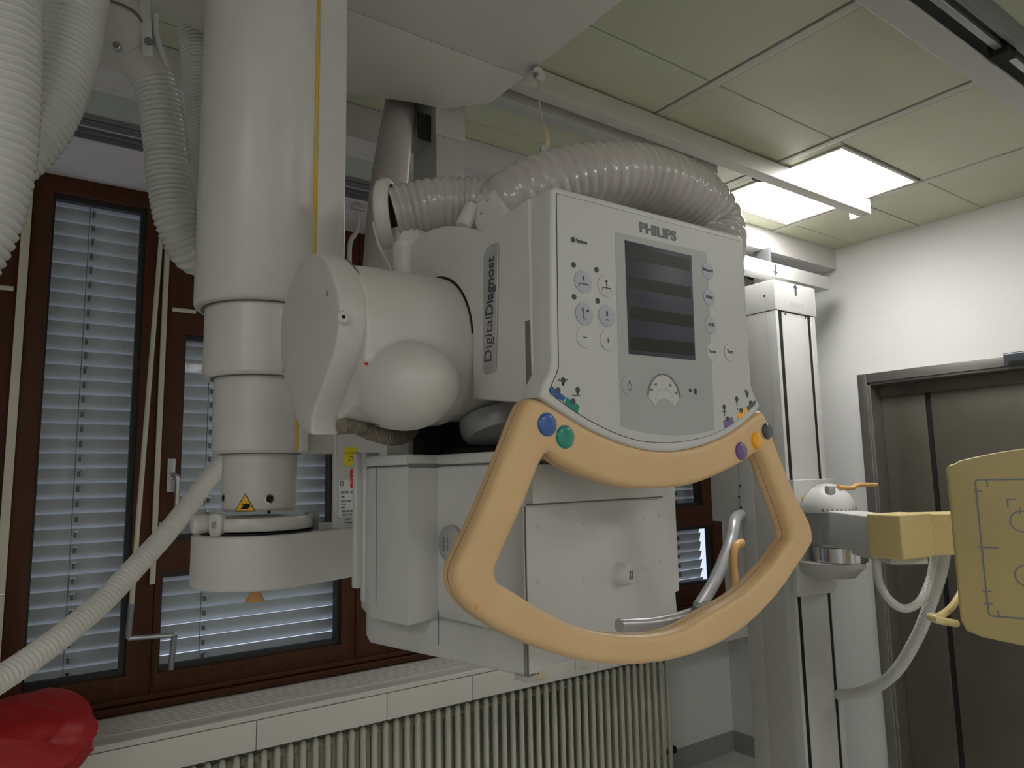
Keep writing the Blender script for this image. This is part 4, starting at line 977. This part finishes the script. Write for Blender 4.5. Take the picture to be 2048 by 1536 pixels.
ws = thing('wall_stand', (3.03, 2.1, 0), 'tall white wall stand column with an up arrow and two black slots', 'stand')
xl, ztop = FSt.px(1547, 558); xrr = FSt.px(1629, 577)[0]
zcap = FSt.px(1552, 618)[1]
box('head_cover', (xl, YS, zcap), (xrr, YS + .26, ztop), M_SHELL2, ws, .002)
def sx(x, y): return FSt.px(x, y)[0]
s1a, s1b = sx(1558.5, 640), sx(1566, 640); s2a, s2b = sx(1617.5, 650), sx(1623, 650)
xrr2 = sx(1631, 640)
for a_, b_ in ((xl + .002, s1a), (s2b, xrr2)): box('column_edge', (a_, YS + .002, 0), (b_, YS + .05, zcap - .003), M_SHELL2, ws, .002)
box('centre_panel', (s1b, YS + .004, 0), (s2a, YS + .0085, zcap - .006), M_SHELL2, ws, .002)
box('black_slot', (s1a - .002, YS + .0065, 0), (s2b + .002, YS + .045, zcap - .004), M_DARK, ws)
box('column_core', (xl + .002, YS + .05, 0), (xrr2, YS + .17, zcap - .002), M_RAIL, ws, .001)
FXs = FX(xl)
yb1 = -FXs.px(1478, 980)[0]; 
box('side_board', (xl + .001, YS + .17, 0), (xrr2 - .02, yb1, zcap + .1), M_RAIL, ws, .002)
zbx = FXs.px(1425, 1042)[1]; yb2 = -FXs.px(1420, 960)[0]
box('rear_housing', (xl + .003, yb1 + .002, zbx), (xrr2 - .03, yb2, ztop - .03), M_RAIL, ws, .003)
a_, b_ = FSt.px(1593, 611); fit_text('logo_lettering', 'PHILIPS', FSt, (a_, b_), .10, 0, mat('faint_grey_ink', (186, 186, 184), .6), ws, .0008, .02)
arrow(FSt, 1590, 568, 591, True, ws)
for x, y in ((1572, 628), (1612, 635)):
    a_, b_ = FSt.px(x, y); disc('panel_screw', FSt, a_, b_, .005, -.004, -.002, M_INK, ws, 0, 10)
for x, y in ((1480, 972), (1478, 994), (1482, 1015), (1529, 592)):
    a_, b_ = FXs.px(x, y); disc('side_screw', FXs, a_, b_, .006, -.001, .001, M_INK, ws, 0, 10)
# sliding carriage, arm, knob
sa = thing('receptor_carriage', (3.0, 1.8, 1.4), 'sliding carriage on the wall stand with a white domed knob and an orange lever', 'carriage')
FK = FY(YS - .03)
kp = [(1588, 960), (1668, 957), (1672, 1020), (1675, 1172), (1662, 1186), (1600, 1194), (1596, 1185)]
prism('slide_plate', [FK.px(*p) for p in kp], [], FK, -.028, 0, M_SHELL2, sa, .004)
kc = FK.px(1600, 1000); 
a_, b_ = FK.px(1605, 997); box('warning_badge', (a_ - .006, b_ - .006, 0), (a_ + .006, b_ + .006, .001), M_WARN, sa, 0, FK, 'tiny yellow warning mark')

YA = 1.656
FA = FY(YA)
dk = FA.at(1672, 1022); rk = .106
lathe('dome_knob', (dk.x, YA + .03, FA.px(1672, 1024)[1]), (0, 0, 1), [(rk, 0), (rk, .022), (rk * .94, .045), (rk * .80, .07), (rk * .62, .092), (rk * .42, .104), (rk * .38, .112), (.0, .116)], M_SHELL2, sa, 56, 'white domed swivel knob with an angle scale')
bm = bmesh.new()
zk = FA.px(1672, 1024)[1] + .011
for k in range(16):
    t = -PI * .1 - PI * .8 * k / 15; c_ = V((dk.x + (rk + .0008) * math.cos(t), YA + .03 + (rk + .0008) * math.sin(t), zk)); tt = V((-math.sin(t), math.cos(t), 0)) * .0022; hh = V((0, 0, .006 if k % 3 == 0 else .0035))
    bm.faces.new([bm.verts.new(c_ + s) for s in (-tt - hh, tt - hh, tt + hh, -tt + hh)])
from_bm('scale_tick', bm, M_INK, sa, smooth=False)
lv = [FA.at(1662, 975) + V((0, -.03, 0)), FA.at(1690, 976) + V((0, -.03, 0)), FA.at(1702, 970) + V((0, -.03, 0)), FA.at(1739, 970) + V((0, -.03, 0))]
bm = bmesh.new()
o = sweep('clamp_lever', lv, .0095, M_LEVER, sa, 14, .01, 6, label='orange clamp lever')
for v_ in o.data.vertices: pass
cyl('lever_hub', FA.at(1655, 985) + V((0, -.01, -.01)), FA.at(1655, 972) + V((0, -.01, 0)), .02, M_SILV, sa, 20, .004)
# arm blocks: from the knob towards the viewer's right
B0 = FA.at(1636, 1060); Q1 = V((2.364, 1.178)); A_ = V((2.737, 1.656)); dA = (Q1 - A_).normalized(); LA = (Q1 - A_).length
FAr = Fr((A_.x, A_.y, 0), (dA.x, dA.y, 0))
zt2, zb2 = FAr.px(1760, 1035)[1], FAr.px(1776, 1128)[1]
x1_ = FAr.px(1779, 1080)[0]; xa = FAr.px(1642, 1060)[0]; xb = FAr.px(1699, 1060)[0]; xc = FAr.px(1741, 1060)[0]
sgn = 1 if FAr.n.dot(V((A_.x, A_.y, 0))) < 0 else -1
cA = sorted((0, -sgn * .12))
for p, q in ((xa, xb), (xb + .002, xc), (xc + .002, x1_)):
    box('arm_segment', (p, zb2 + (.012 if p == xa else 0), cA[0]), (q, zt2, cA[1]), M_SHELL2, sa, .006, FAr)
a_, _ = FAr.px(1741, 1060)
bm = bmesh.new()
for k, y in enumerate((1052, 1060, 1067.5, 1075, 1083, 1091)):
    _, b_ = FAr.px(1741, y); c = sorted((0, sgn * .0012)); bm_box(bm, (a_ - (.028 if k != 3 else .008), b_ - .0012, c[0]), (a_ + (.0 if k != 3 else .02), b_ + .0012, c[1]), FAr)
from_bm('scale_tick', bm, M_INK, sa, smooth=False)
zz0 = FAr.px(1700, 1108)[1]
lathe('swivel_bearing', (dk.x + .02, YA + .01, zz0 - .06), (0, 0, 1), [(.10, 0), (.105, .004), (.105, .06), (.10, .064)], M_CHROME, sa, 40, 'chrome swivel bearing under the arm')
lathe('bearing_bowl', (dk.x - .0, YA + .04, zz0 - .13), (0, 0, 1), [(.02, 0), (.09, .01), (.13, .05), (.13, .072)], M_RAIL, sa, 40)
# cream arm end that turns right towards the receptor
Q2 = V((2.696, 1.136)); dB = (Q2 - Q1).normalized(); FBr = Fr((Q1.x, Q1.y, 0), (dB.x, dB.y, 0))
sgb = 1 if FBr.n.dot(V((Q1.x, Q1.y, 0))) < 0 else -1; cB = sorted((0, -sgb * .12))
xe = FBr.px(1905, 1060)[0]
zt3, zb3 = FBr.px(1790, 1031)[1], FBr.px(1790, 1123)[1]
box('arm_end', (0, zb3, cB[0]), (xe * .62, zt3, cB[1]), M_CREAM, sa, .006, FBr, 'cream arm end')
FBs = Fr(FBr.w(xe * .62, 0, 0), (dB.x * .92 + .2, dB.y - .5, 0))
box('arm_end', (-.004, zb3 + .003, -.12), (.30, zt3 - .003, 0), M_CREAM, sa, .006, FBs, 'cream arm end')
# receptor plate
FR = Fr((2.272, .966, 0), (.326, -.946, 0))
def rp(x, y): return FR.px(x, y)
a0_, zt4 = rp(1891, 928); zb4 = rp(1922, 1270)[1]
det = thing('image_receptor', (2.6, .9, 1.05), 'beige rounded receptor plate with field marks at the right picture edge', 'receptor plate')
W4 = .52
bott = [(a0_, zb4 + .04), (a0_ + .012, zb4 + .012), (a0_ + .05, zb4 - .002), (a0_ + W4 * .5, zb4 - .03), (a0_ + W4, zb4 - .02)]
topp = [(a0_ + W4, zt4 + .01)] + [(a0_ + W4 * (1 - k / 30), zt4 + .042 * math.sin(PI * (1 - k / 30)) * (1.0 if k < 24 else 1.0)) for k in range(1, 29)] + [(a0_ + .022 - .022 * math.sin(t), zt4 - .020 + .020 * math.cos(t)) for t in [PI / 2 * k / 6 for k in range(7)]]
plate = prism('plate_shell', bott + topp, [], FR, -.045, 0, M_BEIGE, det, .008, 5)
x0m, z1m = rp(1948, 958); x1m = x0m + .37; z0m = rp(1972, 1233)[1]
prism('field_outline', rrect(x0m, z0m, x1m, z1m, .012), [rrect(x0m + .0045, z0m + .0045, x1m - .0045, z1m - .0045, .008)], FR, 0, .0006, M_RAILD, plate)
def tick(x, y, x2, y2, w=.004): line_px(FR, [(x, y), (x2, y2)], w, 0, .0007, 'field_tick', M_RAILD, plate)
for t in ((1973, 961, 1975, 972), (1950, 982, 1963, 983), (1957, 1094, 1996, 1096), (1967, 1183, 1982, 1183), (1970, 1207, 1984, 1208), (1996, 1222, 1998, 1233), (2014, 999, 2030, 999), (2015, 999, 2016, 1014)): tick(*t)
for x, y in ((2046, 1043), (2056, 1152)):
    a_, b_ = rp(x, y); r_ = .031; prism('chamber_circle', circ(a_, b_, r_, 40), [circ(a_, b_, r_ - .004, 40)], FR, 0, .0006, M_RAILD, plate)
a_, b_ = rp(2040, 1022); box('field_tick', (a_ - .0015, b_ - .008, 0), (a_ + .0015, b_ + .01, .0007), M_RAILD, plate, 0, FR)
sweep('wire_guard', [FR.w(.06, zb4 + .07, -.02), PY(1905, 1215, 1.030), PY(1880, 1238, 1.049), PY(1862, 1228, 1.012), PY(1858, 1222, 0.975)], .009, M_CREAM, det, 12, .01, 8) if False else None
gpt = [PY(1925, 1180, 1.040), PY(1905, 1212, 1.040), PY(1880, 1232, 1.012), PY(1860, 1233, 0.975), PY(1880, 1241, 0.938), PY(1912, 1247, 1.000)]
sweep('cable_guide', gpt, .0105, M_CREAM, det, 14, .006, 8, label='cream bent cable guide')
# cables of the stand
o = sweep('receptor_cable', [PY(1752, 1112, 1.325), PY(1757, 1158, 1.325), PY(1775, 1195, 1.306), PY(1806, 1217, 1.288), PY(1838, 1204, 1.260), PY(1860, 1160, 1.242), PY(1868, 1110, 1.233), PY(1867, 1085, 1.224)], .0145, M_HOSE, None, 18, ribs=(.007, .07)); tag(o, 'short white ribbed cable hanging in a U below the arm', 'cable')
o = sweep('receptor_cable', [PY(1640, 1386, 1.932), PY(1688, 1389, 1.766), PY(1740, 1379, 1.619), PY(1790, 1345, 1.490), PY(1832, 1278, 1.380), PY(1858, 1215, 1.316), (PY(1880, 1150, 1.270)), PY(1889, 1100, 1.242)], .0225, M_HOSE, None, 20, ribs=(.009, .08)); tag(o, 'long white ribbed cable sweeping from the stand up to the receptor', 'cable')
# patient grips by the stand
pgp = thing('patient_grip', (2.6, 1.95, 1.1), 'grey curved tube with an orange bent handle on the left side of the wall stand', 'grip')
sweep('brake_bar', [PY(1238, 1251, 0.665), PY(1262, 1250, 0.665), PY(1300, 1248, 0.664), PY(1345, 1240, 0.662), PY(1385, 1228, 0.660), PY(1404, 1222, 0.658)], .0082, M_SILV, ch, 20, .003, 8, label='silver brake bar behind the lower arc of the handle')
sweep('brake_bar_block', [PY(1392, 1228, 0.652), PY(1420, 1216, 0.650)], .0105, M_RAILD, ch, 16, .003, 0)
cyl('brake_bar_pin', PY(1410, 1222, 0.652), PY(1418, 1240, 0.632), .005, M_RAILD, ch, 12)
sweep('support_tube', [PY(1398, 1214, 1.858), PY(1425, 1170, 1.868), PY(1446, 1125, 1.877), PY(1462, 1080, 1.895), PY(1470, 1040, 1.932), PY(1482, 1030, 2.042)], .025, M_SILV, pgp, 20, .01, 8)
sweep('orange_handle', [PY(1484, 1085, 1.748), PY(1472, 1092, 1.748), PY(1466, 1115, 1.748), PY(1468, 1150, 1.748), PY(1470, 1200, 1.748)], .0155, M_LEVER, pgp, 16, .01, 8, label='orange bent handle')

# ------------------------------------------------------------------ red bag on the sill
from mathutils import noise as NZ
bm = bmesh.new()
bmesh.ops.create_uvsphere(bm, u_segments=160, v_segments=110, radius=1)
bc = V((-.05, 2.47, .905))
def se(x, e): return math.copysign(abs(x) ** e, x)
for v_ in bm.verts:
    p = v_.co.copy()
    q = V((se(p.x, .5) * .30, se(p.y, .6) * .19, se(p.z, .55) * .105))
    nrm = p.normalized()
    f1 = NZ.noise(V((q.x * 5, q.y * 6 + 3, q.z * 7))) * .022
    u_ = q.x * 8 + q.z * 16; w_ = q.x * 6 - q.z * 12 + q.y * 5
    r1_ = (1 - abs(NZ.noise(V((u_, q.y * 3, w_ * .35)))) * 2.2); r2_ = (1 - abs(NZ.noise(V((w_ * 1.4 + 7, q.y * 4, u_ * .3)))) * 2.4)
    k_ = .35 + .65 * min(1, max(0, (.5 - p.z)))
    q += nrm * (f1 + (max(0, r1_) ** 2 * .016 + max(0, r2_) ** 2 * .010) * k_ + NZ.noise(q * 30) * .0022)
    q += bc
    if q.z < .8385: q.z = .8385 + (q.z - .8385) * (.02 if q.y > 2.50 else 1.0)
    if q.y > YW - .03: q.y = YW - .03
    v_.co = q
o = from_bm('cloth_bag', bm, M_RED, None); tag(o, 'crumpled red nylon bag lying on the sill in the lower left corner', 'bag')
bm = bmesh.new()
bmesh.ops.create_uvsphere(bm, u_segments=96, v_segments=64, radius=1)
for v_ in bm.verts:
    p = v_.co.copy(); q = V((se(p.x, .7) * .23, se(p.y, .7) * .045, se(p.z, .6) * .06))
    q += p.normalized() * (NZ.noise(V((q.x * 12, q.y * 10, q.z * 20))) * .012) + V((-.12, 2.462, .812 + .12 * q.x))
    if q.y > 2.512: q.y = 2.512
    v_.co = q
from_bm('hanging_fold', bm, M_RED, o)
